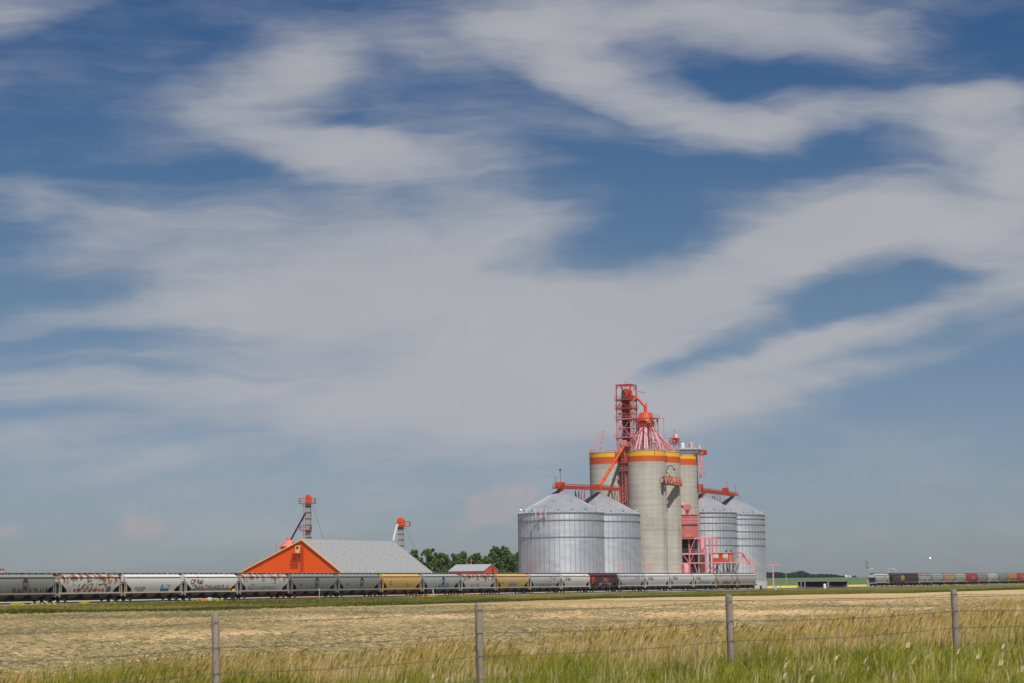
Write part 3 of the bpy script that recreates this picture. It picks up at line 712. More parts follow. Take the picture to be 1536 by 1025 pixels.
# ------------------------------------------------------------------ concrete silos
base = BL0-NN*6.0
SA = base+T*along(base, T, 970.5, 25, -50, 400)
mpa = pxm(SA, 25); RS = 29.8*mpa
SCn = SA+T*(2*RS+.1)
SD = SA+T*along(SA, T, 1019.4, 25, -50, 400)
SB_ = SA+NN*(2*RS+.1)
print('silos', [tuple(round(x, 1) for x in proj((p.x, p.y, 25))) for p in (SA, SB_, SCn, SD)], 'R', RS, 'sep', (SD-SCn).length)
def silo(c, vt, v_y, v_r, label):
    zt = zat(c.x, c.y-RS, vt); zy = zat(c.x, c.y-RS, v_y); zr = zat(c.x, c.y-RS, v_r)
    root = empty('concrete_silo', (c.x, c.y, GZ), label, 'silo', 'tall concrete silos of the grain elevator')
    mb = MB(); mb.lathe((c.x, c.y, 0), [(RS, GZ), (RS, zr)], 96); mb.build('wall', M['concrete'], root)
    mb = MB(); mb.lathe((c.x, c.y, 0), [(RS+.012, zr), (RS+.012, zy)], 96); mb.build('red_band', M['redband'], root)
    mb = MB(); mb.lathe((c.x, c.y, 0), [(RS+.012, zy), (RS+.012, zt-.12)], 96); mb.build('yellow_band', M['yellowband'], root)
    mb = MB(); mb.lathe((c.x, c.y, 0), [(RS+.12, zt-.12), (RS+.12, zt+.12), (RS-.4, zt+.125)], 96, False); mb.lathe((c.x, c.y, 0), [(RS-.4, zt+.125), (.05, zt+.3)], 48, False)
    mb.build('roof_slab', M['footing'], root)
    return zt
zA = silo(SA, 675.2, 683.4, 692.0, 'nearest concrete silo, full height in view behind the white rail cars')
zB = silo(SB_, 678.2, 685.4, 695.8, 'concrete silo at the back left, crossed by the orange chute')
zC = silo(SCn, 677.6, 684.8, 694.2, 'concrete silo behind the lettered sign, half hidden by the nearest silo')
zD = silo(SD, 681.6, 688.4, 697.6, 'concrete silo farthest right in the row, beside the tall steel bins')
zdk = zA+.3

def rail_fence(mb, pts, h=1.1, w=.07, closed=False):
    """guard rail: two rails and posts along a polyline"""
    ps = [V(p) for p in pts]
    for a, b in zip(ps, ps[1:]):
        L = (b-a).length; k = max(1, int(L/1.8))
        for i in range(k+1):
            q = a.lerp(b, i/k); mb.beam(q, q+V((0, 0, h)), w)
        for z in (h*.5, h): mb.beam(a+V((0, 0, z)), b+V((0, 0, z)), w)
def ring_pts(c, r, z, n=24, a0=0, a1=360):
    return [(c.x+r*math.cos(R(a0+(a1-a0)*k/n)), c.y+r*math.sin(R(a0+(a1-a0)*k/n)), z) for k in range(n+1)]
for c, z, lab in ((SA, zA, 'pink guard rail round the roof of the nearest concrete silo'), (SB_, zB, 'pink guard rail round the roof of the back left concrete silo'), (SD, zD, 'pink guard rail round the roof of the right hand concrete silo')):
    mb = MB(); rail_fence(mb, ring_pts(c, RS-.25, z+.12), 1.0, .06); o = mb.build('guard_rail', M['palepink']); tag(o, lab, 'guard rail', 'guard rails on the silo roofs')

# ------------------------------------------------------------------ head tower on the silos
TC = SA+NN*(RS+.05); TC = V((TC.x, TC.y, 0))
uo = proj((TC.x, TC.y, 55))[0]; print('tower u', uo)
hs = 2.45
def tp(a, b, z): q = TC+T*a+NN*b; return V((q.x, q.y, z))
zt_ = lambda v: zat(TC.x, TC.y, v)
Z0, Z1, Z2, Z3, Z4, ZT = zdk, zt_(656.5), zt_(629), zt_(613), zt_(600), zt_(578)
root = empty('elevator_head_tower', (TC.x, TC.y, zdk), 'red and pink lattice tower standing on the concrete silos, with the elevator legs inside', 'lattice tower')
corners = [(-hs, -hs), (hs, -hs), (hs, hs), (-hs, hs)]
mb = MB()
for a, b in corners: mb.beam(tp(a, b, Z0), tp(a, b, Z2), .30)
lev = [Z0, (Z0+Z1)/2, Z1, (Z1+Z2)/2, Z2]
for za in lev[1:]:
    for (a, b), (c, d) in zip(corners, corners[1:]+corners[:1]): mb.beam(tp(a, b, za), tp(c, d, za), .2)
for za, zb in ((Z0, Z1), (Z1, Z2)):
    for (a, b), (c, d) in zip(corners, corners[1:]+corners[:1]): mb.beam(tp(a, b, za), tp(c, d, zb), .13); mb.beam(tp(c, d, za), tp(a, b, zb), .13)
mb.build('lower_frame', M['pink'], root)
mb = MB()
for a, b in corners: mb.beam(tp(a, b, Z2), tp(a, b, ZT), .28)
for za in (Z3, Z4, (Z2+Z3)/2, ZT):
    for (a, b), (c, d) in zip(corners, corners[1:]+corners[:1]): mb.beam(tp(a, b, za), tp(c, d, za), .26 if za == ZT else .2)
for za, zb in ((Z2, Z3), (Z3, Z4)):
    for (a, b), (c, d) in zip(corners, corners[1:]+corners[:1]): mb.beam(tp(a, b, za), tp(c, d, zb), .12); mb.beam(tp(c, d, za), tp(a, b, zb), .12)
for a, b in corners:                                               # knee braces under the top frame
    mb.beam(tp(a, b, ZT-1.4), tp(a*.45, b, ZT-.1), .14); mb.beam(tp(a, b, ZT-1.4), tp(a, b*.45, ZT-.1), .14)
mb.beam(tp(-hs, 0, ZT), tp(hs, 0, ZT+.25), .25); mb.beam(tp(0, -hs, ZT), tp(0, hs, ZT), .25)
mb.beam(tp(0, 0, ZT), tp(0, 0, ZT+1.6), .1)
mb.build('upper_frame', M['red'], root)
for z, ex, nm in ((Z4, .5, 'red'), (Z3, .5, 'red'), (Z2, .5, 'pink'), (Z1, .7, 'pink')):
    mb = MB(); q = hs+ex; mb.obox(TC, T*q, NN*q, z-.22, z)
    cs = [tp(-q, -q, z), tp(q, -q, z), tp(q, q, z), tp(-q, q, z), tp(-q, -q, z)]
    rail_fence(mb, cs, 1.1, .07); mb.build('platform', M[nm], root)
for a, nm, rr in ((-1.15, 'brownsteel', .32), (.45, 'red', .36)):     # leg casings
    mb = MB()
    for dz in (-.55, .55): mb.obox(TC+T*a+NN*dz, T*rr, NN*.3, Z0-1, Z4+1.0)
    for z in np.arange(Z0, Z4, 2.4):
        mb.obox(TC+T*a, T*(rr+.1), NN*.95, float(z), float(z)+.15)
    mb.build('leg_casing', M[nm], root)
# head pulley housing (rounded hood) and dark motor
mb = MB(); hc = tp(.5, -.1, Z4+1.9)
for k in range(10):
    a0, a1 = math.pi*k/9*1., math.pi*(k+1)/9
    if k == 9: break
    p = [hc+NN*(1.65*math.cos(a0))+V((0, 0, 1.75*math.sin(a0))), hc+NN*(1.65*math.cos(a1))+V((0, 0, 1.75*math.sin(a1)))]
    c0 = V((hc.x, hc.y, hc.z-.2))
    A, Bq = T*.65, -T*.65
    mb.face([p[0]+Bq, p[0]+A, p[1]+A, p[1]+Bq]); mb.face([c0+A, p[0]+A, p[1]+A][::-1]); mb.face([c0+Bq, p[0]+Bq, p[1]+Bq])
mb.obox(hc, T*.65, NN*1.65, Z4+.05, hc.z)
mb.build('head_housing', M['orange'], root)
mb = MB(); mc = tp(-1.2, .6, Z4); mb.tube(mc, mc+V((0, 0, 2.4)), .65, .55, 12); mb.tube(mc+V((0, 0, 2.4)), mc+V((0, 0, 2.9)), .35, .25, 10); mb.build('drive_motor', M['dark'], root)
mb = MB(); mb.beam(tp(1.2, -hs, Z4+2.9), tp(3.0, -hs-2.9, Z4+2.2), .3, .25); mb.beam(tp(0, -hs, Z4+3.4), tp(1.2, -hs, Z4+2.9), .2); mb.build('hoist_beam', M['rustpink'], root)
mb = MB()                                                          # ladder up the left corner
la = tp(-hs-.3, hs+.0, Z0); lb = tp(-hs-.3, hs, Z4)
for e in (-.25, .25): mb.beam(la+NN*e, lb+NN*e, .08)
for z in np.arange(Z0, Z4, .6): mb.beam(tp(-hs-.3, hs-.25, float(z)), tp(-hs-.3, hs+.25, float(z)), .07)
mb.build('ladder', M['palepink'], root)

# distributor with its fan of spouts, on a stand over the nearest silo
DY = SA.y+.5
DC = V((xat(968.8, DY, 50), DY, 0)); zd = lambda v: zat(DC.x, DC.y, v)
D0, D1, D2 = zd(640), zd(627), zd(618)
root = empty('grain_distributor', (DC.x, DC.y, zdk), 'orange distributor drum with a fan of pink spouts spreading over the silo roofs', 'distributor')
mb = MB(); mb.lathe((DC.x, DC.y, 0), [(2.3, D0), (2.85, D0+.5), (2.85, D0+1.0), (2.3, D1), (1.75, D2-.35), (.6, D2)], 16, False); mb.lathe((DC.x, DC.y, 0), [(.05, D0), (2.3, D0)], 16, False)
for k in range(16):
    a = 2*math.pi*k/16; d = V((math.cos(a), math.sin(a), 0)); mb.beam(DC+d*2.78+V((0, 0, D0+.3)), DC+d*1.85+V((0, 0, D2-.35)), .22)
mb.build('drum', M['orange'], root)
for u, Y in ((938, DY+3), (942.5, DY+5), (947, DY-.5), (953.5, DY-3), (958.5, DY-4), (964, DY+4), (971, DY-4.6), (974.5, DY+3), (985, DY+5), (991.5, DY-2), (995.5, DY-.5), (999, DY+6), (1011, DY+11), (1014.5, DY+13), (1006, DY+14), (967, DY-4.8), (983, DY-3.6)):
    q = V((xat(u, Y, zdk), Y, zdk+.1)); h = q-DC; h.z = 0; h.normalize()
    mb = MB(); mb.tube(DC+h*1.9+V((0, 0, D0+.35)), q, .30, n=8, cap=False); mb.build('spout', M['palepink'], root)
mb = MB(); w = 3.0
for a, b in ((-1, -1), (1, -1), (1, 1), (-1, 1)):
    f_ = DC+T*(a*w)+NN*(b*w); mb.beam((f_.x, f_.y, zdk), (f_.x, f_.y, Z2), .25)
sq = [DC+T*(a*w)+NN*(b*w) for a, b in ((-1, -1), (1, -1), (1, 1), (-1, 1))]
for z in (zdk+3.3, Z2-.2):
    for p, q in zip(sq, sq[1:]+sq[:1]): mb.beam((p.x, p.y, z), (q.x, q.y, z), .2)
for p, q in zip(sq, sq[1:]+sq[:1]): mb.beam((p.x, p.y, zdk), (q.x, q.y, zdk+3.3), .13); mb.beam((q.x, q.y, zdk+3.3), (p.x, p.y, Z2-.2), .13)
for k in range(4):
    p, q = sq[k], sq[(k+1) % 4]; mb.beam((q.x, q.y, zdk), (p.x, p.y, zdk+3.3), .13); mb.beam((p.x, p.y, zdk+3.3), (q.x, q.y, Z2-.2), .13)
    r_ = DC+(p-DC)*1.9; mb.beam((r_.x, r_.y, zdk), (p.x, p.y, zdk+4.2), .16); mb.beam((r_.x, r_.y, zdk), (r_.x, r_.y, zdk+1.8), .14); mb.beam((r_.x, r_.y, zdk+1.8), (p.x, p.y, zdk+1.8), .14)
mb.build('stand', M['rustpink'], root)
mb = MB()                                                         # walkway round the drum, reaching right
q1 = [DC-T*3.4-NN*3.4, DC+T*3.4-NN*3.4, DC+T*3.4+NN*3.4, DC-T*3.4+NN*3.4]
for p, q in zip(q1, q1[1:]+q1[:1]):
    mb.beam((p.x, p.y, Z2), (q.x, q.y, Z2), .5, .16)
rail_fence(mb, [(p.x, p.y, Z2+.1) for p in q1+q1[:1]], 1.1, .07)
xr = DC-NN*6.2; mb.beam(DC-NN*3.4+V((0, 0, Z2)), V((xr.x, xr.y, Z2-.2)), .9, .2); mb.beam((xr.x, xr.y, Z2-.2), (xr.x, xr.y, zdk), .16)
mb.build('walkway', M['pink'], root)
# chute from the elevator head to the drum
mb = MB(); a = tp(.6, -1.6, Z4+1.6); b = V((DC.x, DC.y, D2+1.6)); mid = a.lerp(b, .55)+V((0, 0, .5))
mb.tube(a, mid, .42, n=10); mb.tube(mid, b, .42, n=10); mb.tube(b+V((0, 0, .3)), V((DC.x, DC.y, D2-.2)), .5, n=12); mb.tube(b+V((.3, 0, .2)), b+V((.3, 0, 1.3)), .2, n=8)
tag(mb.build('head_chute', M['orange']), 'short orange chute from the tower top down to the distributor drum', 'chute')

# leaning orange chute to the left conveyor
a = at(936.5, 668.5, TC.y-5.2); b = at(900, 729, B2.y-1)
mb = MB(); d = (b-a).normalized(); mb.tube(a, b, .45, n=12); mb.tube(a-d*.2, a+d*1.2, .62, n=12)
for k in (.2, .42, .62, .84): q = a.lerp(b, k); mb.tube(q-d*.1, q+d*.1, .56, n=12)
tag(mb.build('grain_chute', M['orange']), 'long straight orange chute slanting across the back left silo', 'chute')
# rack on the end of the deck where that chute starts
mb = MB(); q = at(936, 667, TC.y-4.8); mb.obox(q, T*1.6, NN*1.6, q.z-.6, q.z-.4); 
rail_fence(mb, [q+T*sx*1.6+NN*sy*1.6+V((0, 0, -.4)) for sx, sy in ((-1, -1), (1, -1), (1, 1), (-1, 1), (-1, -1))], 1.2, .1); mb.obox(q, T*.8, NN*.7, q.z-.4, q.z+1.4)
tag(mb.build('chute_platform', M['pink']), 'small pink railed platform at the top of the long slanting chute', 'platform')
# caged ladder column between the two left silos
mb = MB(); cl = at(936.5, 700, TC.y-5.0); zl0, zl1 = zat(cl.x, cl.y, 752), zat(cl.x, cl.y, 668)
for sx, sy in ((-1, -1), (1, -1), (1, 1), (-1, 1)): q = cl+T*sx*.7+NN*sy*.5; mb.beam((q.x, q.y, GZ), (q.x, q.y, zl1), .16)
for i, z in enumerate(np.arange(zl0, zl1, 1.3)):
    z = float(z); p = [cl+T*sx*.7+NN*sy*.5 for sx, sy in ((-1, -1), (1, -1), (1, 1), (-1, 1))]
    for q, w in zip(p, p[1:]+p[:1]): mb.beam((q.x, q.y, z), (w.x, w.y, z), .10)
    mb.beam((p[0].x, p[0].y, z), (p[1].x, p[1].y, z+1.3), .09)
for v in (694, 706): z = zat(cl.x, cl.y, v); mb.obox(cl, T*1.1, NN*1.2, z-.15, z); rail_fence(mb, [(cl+T*sx*1.1+NN*sy*1.2+V((0, 0, z-cl.z))) for sx, sy in ((-1, -1), (1, -1), (1, 1), (-1, 1), (-1, -1))], 1.1, .08)
tag(mb.build('ladder_tower', M['rustpink']), 'narrow pink ladder tower in the gap between the two left concrete silos', 'ladder tower')
# small lattice mast on the back left silo
mb = MB(); Ym = SB_.y-1
ps = [at(887.5, 676.5, Ym), at(905.5, 676.5, Ym+1)]; tt = [at(899, 647, Ym), at(906, 646.5, Ym+1)]
mb.beam(ps[0], tt[0], .16); mb.beam(ps[1], tt[1], .16); mb.beam(tt[0], tt[1], .2)
mb.beam(ps[0]+NN*1.2, tt[0]+NN*.3, .12); mb.beam(ps[1]+NN*1.2, tt[1]+NN*.3, .12)
for k in (.3, .55, .78): mb.beam(ps[0].lerp(tt[0], k), ps[1].lerp(tt[1], k), .12)
for k0, k1 in ((0, .3), (.3, .55), (.55, .78), (.78, 1)): mb.beam(ps[0].lerp(tt[0], k0), ps[1].lerp(tt[1], k1), .09)
tag(mb.build('hoist_mast', M['pink']), 'small leaning pink lattice mast on the roof of the back left silo', 'mast')

# roof gear at the right
root = empty('dust_collector', (SCn.x, SCn.y, zC+.2), 'cluster of pink dust collector drums on a stand above the lettered sign', 'dust collector')
cc = at(1012, 668, SCn.y+3)
mb = MB()
for sx, sy in ((-1, -1), (1, -1), (1, 1), (-1, 1)): mb.beam(cc+T*sx*1.5+NN*sy*.9+V((0, 0, -2)), cc+T*sx*1.5+NN*sy*.9+V((0, 0, 2.2)), .16)
mb.obox(cc, T*1.9, NN*1.3, cc.z+.3, cc.z+.5); mb.obox(cc, T*1.9, NN*1.3, cc.z+2.1, cc.z+2.3); rail_fence(mb, [cc+T*sx*1.9+NN*sy*1.3+V((0, 0, .5)) for sx, sy in ((-1, -1), (1, -1), (1, 1), (-1, 1), (-1, -1))], 1.0, .07)
mb.beam(cc+V((0, 0, 2)), cc+V((0, 0, 5.2)), .12); mb.beam(cc+V((-.7, 0, 4.6)), cc+V((.7, 0, 4.6)), .1)
mb.build('stand', M['rustpink'], root)
mb = MB(); q = cc+T*1.0; mb.lathe((q.x, q.y, 0), [(.3, q.z+.3), (.9, q.z+1.6), (.9, q.z+3.2), (.3, q.z+3.8)], 14); mb.build('drum', M['palepink'], root)
mb = MB(); q = cc-T*1.2-NN*.2; mb.lathe((q.x, q.y, 0), [(.3, q.z+.2), (.55, q.z+.8), (.55, q.z+1.8), (.2, q.z+2.1)], 12); mb.build('drum', M['rustpink'], root)
mb = MB(); Yd = SD.y-4.5; q0, q1 = at(1017.5, 674.5, Yd-2.5), at(1052, 674, Yd+1); mb.tube(q0, q1, .55, n=12); mb.tube(q0+V((0, 0, -.2)), at(1014, 677, Yd-3.5), .5, n=10)
for k in (.1, .3, .5, .7, .9): q = q0.lerp(q1, k); mb.beam(q, V((q.x, q.y, zD)), .2)
tag(mb.build('dust_duct', M['grey']), 'long pale grey duct lying along the right hand silo roof', 'duct')
mb = MB(); g0, g1 = at(1022, 678, Yd-1.5), at(1052, 678.2, Yd+1.8); 
for dz in (-.5, .5): mb.beam(g0+V((0, 0, dz)), g1+V((0, 0, dz)), .25)
for k in range(9): mb.beam(g0.lerp(g1, k/8)+V((0, 0, -.5)), g0.lerp(g1, min(1, (k+1)/8))+V((0, 0, .5)), .13); 
mb.obox(g1, T*1.6, NN*1.2, g1.z-1.0, g1.z-.8); mb.obox(g1-NN*1.0, T*.5, NN*.8, g1.z-.8, g1.z+.6)
tag(mb.build('roof_conveyor', M['red']), 'red truss conveyor beneath the grey duct on the right hand silo roof', 'conveyor')
for (u, v, r, h), lab in zip(((1023.8, 669.5, .75, 1.5), (1036.8, 668.5, .75, 1.6), (1048.8, 672.5, .7, 1.4)), ('white roof fan drum, leftmost of three above the grey duct', 'pale pink roof fan drum, middle of three above the grey duct', 'pinkish roof fan drum, rightmost of three above the grey duct')):
    q = at(u, v, Yd+(u-1035)*.1); mb = MB(); mb.tube(q-V((0, 0, h/2)), q+V((0, 0, h/2)), r, n=14); mb.tube(q-V((0, 0, h/2+.9)), q-V((0, 0, h/2)), r*.5, n=10)
    mb.tube(q+V((0, 0, h/2)), q+V((0, 0, h/2+.3)), r*.9, r*.3, n=14)
    tag(mb.build('roof_fan', M['white'] if u < 1030 else M['fan']), lab, 'roof fan', 'roof fans on the silos')
mb = MB(); q = at(1052.5, 684, SD.y-4); mb.tube(q, at(1050.5, 716, SD.y-5), .38, n=10); mb.tube(q+V((0, 0, 1.2)), q, .6, .4, n=10); mb.beam(at(1052, 700, SD.y-5), at(1058, 714.5, SD.y-6), .14); mb.beam(at(1050, 714.5, SD.y-5.2), at(1058, 714.5, SD.y-6), .3, .14)
rail_fence(mb, [at(1051, 714.5, SD.y-5.4), at(1058, 714.5, SD.y-6)], 1.1, .08); mb.beam(at(1050, 684, SD.y-5), at(1050, 740, SD.y-5), .2)
tag(mb.build('downspout', M['pink']), 'pink downspout with a small bracket platform on the right edge of the right hand silo', 'downspout')

# ------------------------------------------------------------------ conveyors over the bins
def conveyor(p, q, label, split=None):
    """catwalk conveyor: box truss trough, walkway and guard rails from p to q (its deck line)"""
    root = empty('bin_conveyor', (p.x, p.y, p.z), label, 'conveyor', 'orange conveyors over the steel bins')
    d = (q-p).normalized(); L = (q-p).length; e = V((d.x, d.y, 0)).normalized(); s = V((-e.y, e.x, 0))
    mb = MB(); mb.beam(p+V((0, 0, .45)), q+V((0, 0, .45)), .7, .6); mb.build('trough', M['red'], root)
    mb = MB()
    for o in (-1.15, 1.15):
        mb.beam(p+s*o, q+s*o, .16, .36)
        n = int(L/2)
        for k in range(n+1):
            a = p+d*(L*k/n)+s*o; mb.beam(a, a+V((0, 0, 1.25)), .09)
            if k < n: mb.beam(a, p+d*(L*(k+1)/n)+s*o+V((0, 0, 1.25)), .07)
        for z in (.65, 1.25): mb.beam(p+s*o+V((0, 0, z)), q+s*o+V((0, 0, z)), .09)
    mb.build('guard_rail', M['red'], root)
    mb = MB(); mb.beam(p+V((0, 0, -.05)), q+V((0, 0, -.05)), 2.2, .1); mb.build('walkway', M['red'], root)
    return root, d, s
pL = B1-T*3.4; pL = V((pL.x, pL.y, zp1+.35)); qL = SA+NN*6-T*(RS+1.2); qL = V((qL.x, qL.y, zat(qL.x, qL.y, 735.6)))
rt_, d_, s_ = conveyor(pL, qL, 'orange catwalk conveyor from the leftmost steel bin to the concrete silos')
mb = MB(); mb.obox(B1, T*1.0, NN*1.1, zp1+.9, zp1+2.2); mb.obox(B2-T*1, T*1.3, NN*1.2, zp2+.9, zp2+2.4); mb.build('drive_housing', M['orange'], rt_)
mb = MB(); mb.beam(pL-T*.3+V((0, 0, 0)), pL-T*.3+V((0, 0, 3.2)), .14); mb.beam(pL-T*.3+V((0, 0, 3.2)), pL-T*.3-NN*.9+V((0, 0, 3.2)), .12); mb.build('lamp_bracket', M['red'], rt_)
mb = MB(); q = B1+V((0, 0, zp1+2)); mb.beam(q, q+V((0, 0, 4)), .09); mb.tube(q+V((0, 0, 3.5)), q+V((0, 0, 4.1)), .26, n=8); mb.build('level_sensor_mast', M['dark'], rt_)
def bent(c, zt, root, zb):
    mb = MB()
    for a, b in ((-1, -1), (1, -1), (1, 1), (-1, 1)): q = c+T*a*1.2+NN*b*1.0; mb.beam((q.x, q.y, zb), (q.x, q.y, zt), .18)
    for a, b in (((-1, -1), (1, -1)), ((1, 1), (-1, 1)), ((-1, -1), (-1, 1)), ((1, -1), (1, 1))):
        p, q = c+T*a[0]*1.2+NN*a[1], c+T*b[0]*1.2+NN*b[1]; mb.beam((p.x, p.y, zb), (q.x, q.y, zt), .12)
    mb.build('support_bent', M['red'], root)
bent(B1+T*(r1*1.02+1.4), zp1+.2, rt_, ze1-1); bent(SA-T*(RS+4.5)+NN*6, qL.z, rt_, ze2)
pR = SD+NN*6+T*(RS+.4); pR = V((pR.x, pR.y, zp3+1.1)); qR = B4+T*3.6; qR = V((qR.x, qR.y, zp4+.5))
rt_, d_, s_ = conveyor(pR, qR, 'red-orange catwalk conveyor from the concrete silos over the tall right hand bins')
mb = MB(); q = B4-T*7
mb.obox(q, T*.8, NN*1.0, zp4+.7, zp4+3.0); mb.obox(B3-T*3, T*1.0, NN*1.0, zp3+1.4, zp3+3.2); mb.build('drive_housing', M['red'], rt_)
mb = MB(); mb.beam(qR, qR+V((0, 0, 3.8)), .14); mb.beam(qR+V((0, 0, 3.8)), qR-NN*1+V((0, 0, 3.8)), .12); mb.beam(qR-NN*1.5, qR-NN*1.5+V((0, 0, -4)), .14); mb.beam(qR-T*9, qR-T*9+V((0, 0, 4.6)), .12); mb.beam(qR-T*9+V((0, 0, 4.6)), qR-T*9-NN*.8+V((0, 0, 4.6)), .12); mb.build('lamp_bracket', M['red'], rt_)
bent(B3+T*(r3+2.0), zp3-.2, rt_, ze3); bent(B3-T*(r3*.15), zp3+.6, rt_, zp3-2.0)

# ------------------------------------------------------------------ sign between the front silos
def sign():
    # hangs along the row on the tangent plane of the two front silos
    off = RS+1.15; p0 = SA-NN*off; s0 = along(p0, T, 996.2, 35, -40, 60); s1 = along(p0, T, 1022.8, 35, -40, 60)
    a = p0+T*s0; b = p0+T*s1; zt = zat(a.x, a.y, 714.3); zb = zat(a.x, a.y, 727.2); W = s1-s0; H = zt-zb
    root = empty('lettered_sign', (a.x, a.y, zb), 'salmon red letter sign hung between the two front concrete silos', 'sign')
    mb = MB()
    for z in (zb+.15, zt-.15): mb.beam(a+NN*.35+V((0, 0, z)), b+NN*.35+V((0, 0, z)), .3, .3)
    for k in range(9): q = a.lerp(b, k/8)+NN*.35; mb.beam((q.x, q.y, zb+.1), (q.x, q.y, zt-.1), .14)
    for k in (.03, .97):
        for z in (zb+.4, zt-.4): q = a.lerp(b, k); mb.beam((q+NN*.35+V((0, 0, z)))[:], (q+NN*1.6+V((0, 0, z-.2)))[:], .2)
    mb.build('sign_frame', M['brownsteel'], root)
    n = 7; cw = W/n; red = M['red']
    face = paint('letter_face', (.66, .22, .15), .6, var=.2, scale=.8, dirt=(.45, .07, .05), damt=.05)
    for i, ch in enumerate('PIONEER'):
        cu = bpy.data.curves.new('letter', 'FONT'); cu.body = ch; cu.size = 1; cu.offset = .045; cu.extrude = .05
        o = bpy.data.objects.new('letter', cu); COL.objects.link(o)
        me = bpy.data.meshes.new_from_object(o.evaluated_get(bpy.context.evaluated_depsgraph_get())); bpy.data.objects.remove(o)
        xs = [v.co.x for v in me.vertices]; ys = [v.co.y for v in me.vertices]
        for big in (1, 0):
            m2 = me.copy() if big else me
            g = .03 if big else .20                                 # dark red back plate outline, salmon face in front
            wn = cw*(.55 if ch == 'I' else .93)
            for v in m2.vertices:
                fx = (v.co.x-min(xs))/(max(xs)-min(xs)); fy = (v.co.y-min(ys))/(max(ys)-min(ys))
                p = a+T*(cw*(i+.5)+(fx-.5)*(wn-2*g))
                if big: fx2 = .0
                dz = v.co.z*4
                p = p-NN*(.0+dz+(0 if big else .16)); zz = zb+g+fy*(H-2*g)
                v.co = (p.x-root.location.x, p.y-root.location.y, zz-root.location.z)
            m2.flip_normals(); m2.materials.clear(); m2.materials.append(M['brownsteel'] if big else face)
            if big: back = bpy.data.objects.new('letter', m2); COL.objects.link(back); back.parent = root
            else:
                f_ = bpy.data.objects.new('letter_face', m2); COL.objects.link(f_); f_.parent = back
    mb = MB(); q = a.lerp(b, .2); mb.tube((q.x, q.y, zt+.1), (q.x, q.y, zt+.9), .3, n=8); mb.build('lamp', M['yellowpaint'], root)
sign()
# bracket lamp arm on the silo above the sign
mb = MB(); p = at(1000.5, 699.5, SCn.y-RS-1); q = at(1008, 699, SCn.y-RS-1.5); r = at(1011.5, 704, SCn.y-RS-1.6); mb.beam(p, q, .2); mb.beam(q, r, .2); mb.obox(r, T*.3, NN*.3, r.z-.35, r.z); mb.beam(at(1003, 700, SCn.y-RS+.2), p, .15)
tag(mb.build('lamp_arm', M['dark']), 'dark bent lamp arm on the concrete above the lettered sign', 'lamp')

# ------------------------------------------------------------------ pink dryer, gallery and loading booth
mid = (SCn+SD)*.5
def gp(t, n, z): q = mid+T*t-NN*n; return V((q.x, q.y, z))           # n metres out towards the track
def un(u, t, z):                                                     # n so that gp(t,n,z) lies in column u
    a, b = -10., 60.
    for _ in range(50):
        c = (a+b)/2
        if proj(gp(t, c, z))[0] < u: a = c
        else: b = c
    return a
nb1 = un(1046.5, 2.4, 25); nb0 = nb1-5.0
zv = lambda v, t, n: zat(gp(t, n, 0).x, gp(t, n, 0).y, v)
zt0, zt1, zm = zv(773, 0, nb0+2.5), zv(806.5, 0, nb0+2.5), zv(788.5, 0, nb0+2.5)
root = empty('grain_dryer', gp(0, nb0+2.5, GZ), 'faded pink cleaner house between the concrete silos above the loading gallery', 'cleaner house')
mb = MB(); cN = gp(0, nb0+2.5, 0)
mb.obox(cN, T*2.5, NN*2.5, zm+.3, zt0)
for z in np.arange(zm+.6, zt0, 1.0): mb.obox(cN, T*2.56, NN*2.56, float(z), float(z)+.12)
mb.obox(cN, T*2.7, NN*2.7, zt0, zt0+.2)
mb.build('upper_box', M['pink'], root)
mb = MB(); mb.obox(cN, T*2.55, NN*2.55, zm-.15, zm+.25); mb.build('slot', M['brownsteel'], root)
fd = paint('faded_panel_paint', (.55, .15, .15), .6, var=.3, scale=.5, dirt=(.58, .33, .16), damt=.10)
mb = MB(); mb.obox(cN, T*2.5, NN*2.5, zt1, zm-.2); mb.build('lower_box', fd, root)
mb = MB(); mb.obox(cN, T*3.0, NN*3.0, zt1-.5, zt1-.2); rail_fence(mb, [gp(a, nb0+2.5+b, zt1-.2) for a, b in ((-3, -3), (-3, 3), (3, 3))], 1.1, .08); mb.build('platform', M['pink'], root)
mb = MB(); a0 = at(1022, 757, cN.y); a1 = at(1031, 762.5, cN.y-1); a2 = V((cN.x, cN.y, zt0+.2)); mb.tube(a0, a1, .8, n=10); mb.tube(a1+V((0, 0, .6)), V((a1.x, a1.y, zt0)), .75, .5, n=10); mb.obox(a1, T*1.2, NN*.9, a1.z-.6, a1.z+1.2); mb.build('inlet_spout', M['pink'], root)
mb = MB(); p = gp(2.7, nb1+.3, 0); mb.beam((p.x, p.y, zt1), (p.x, p.y, zt0+2), .18); mb.beam((p.x, p.y, (zt1+zt0)/2), (p.x+2.8, p.y, (zt1+zt0)/2), .14); mb.build('vent_pipe', M['pink'], root)
mb = MB(); mb.obox(cN, T*1.6, NN*2.6, GZ, zt1-.5); mb.build('shade_fill', M['dark'], root)  # dark box added in place of the shaded opening behind the posts

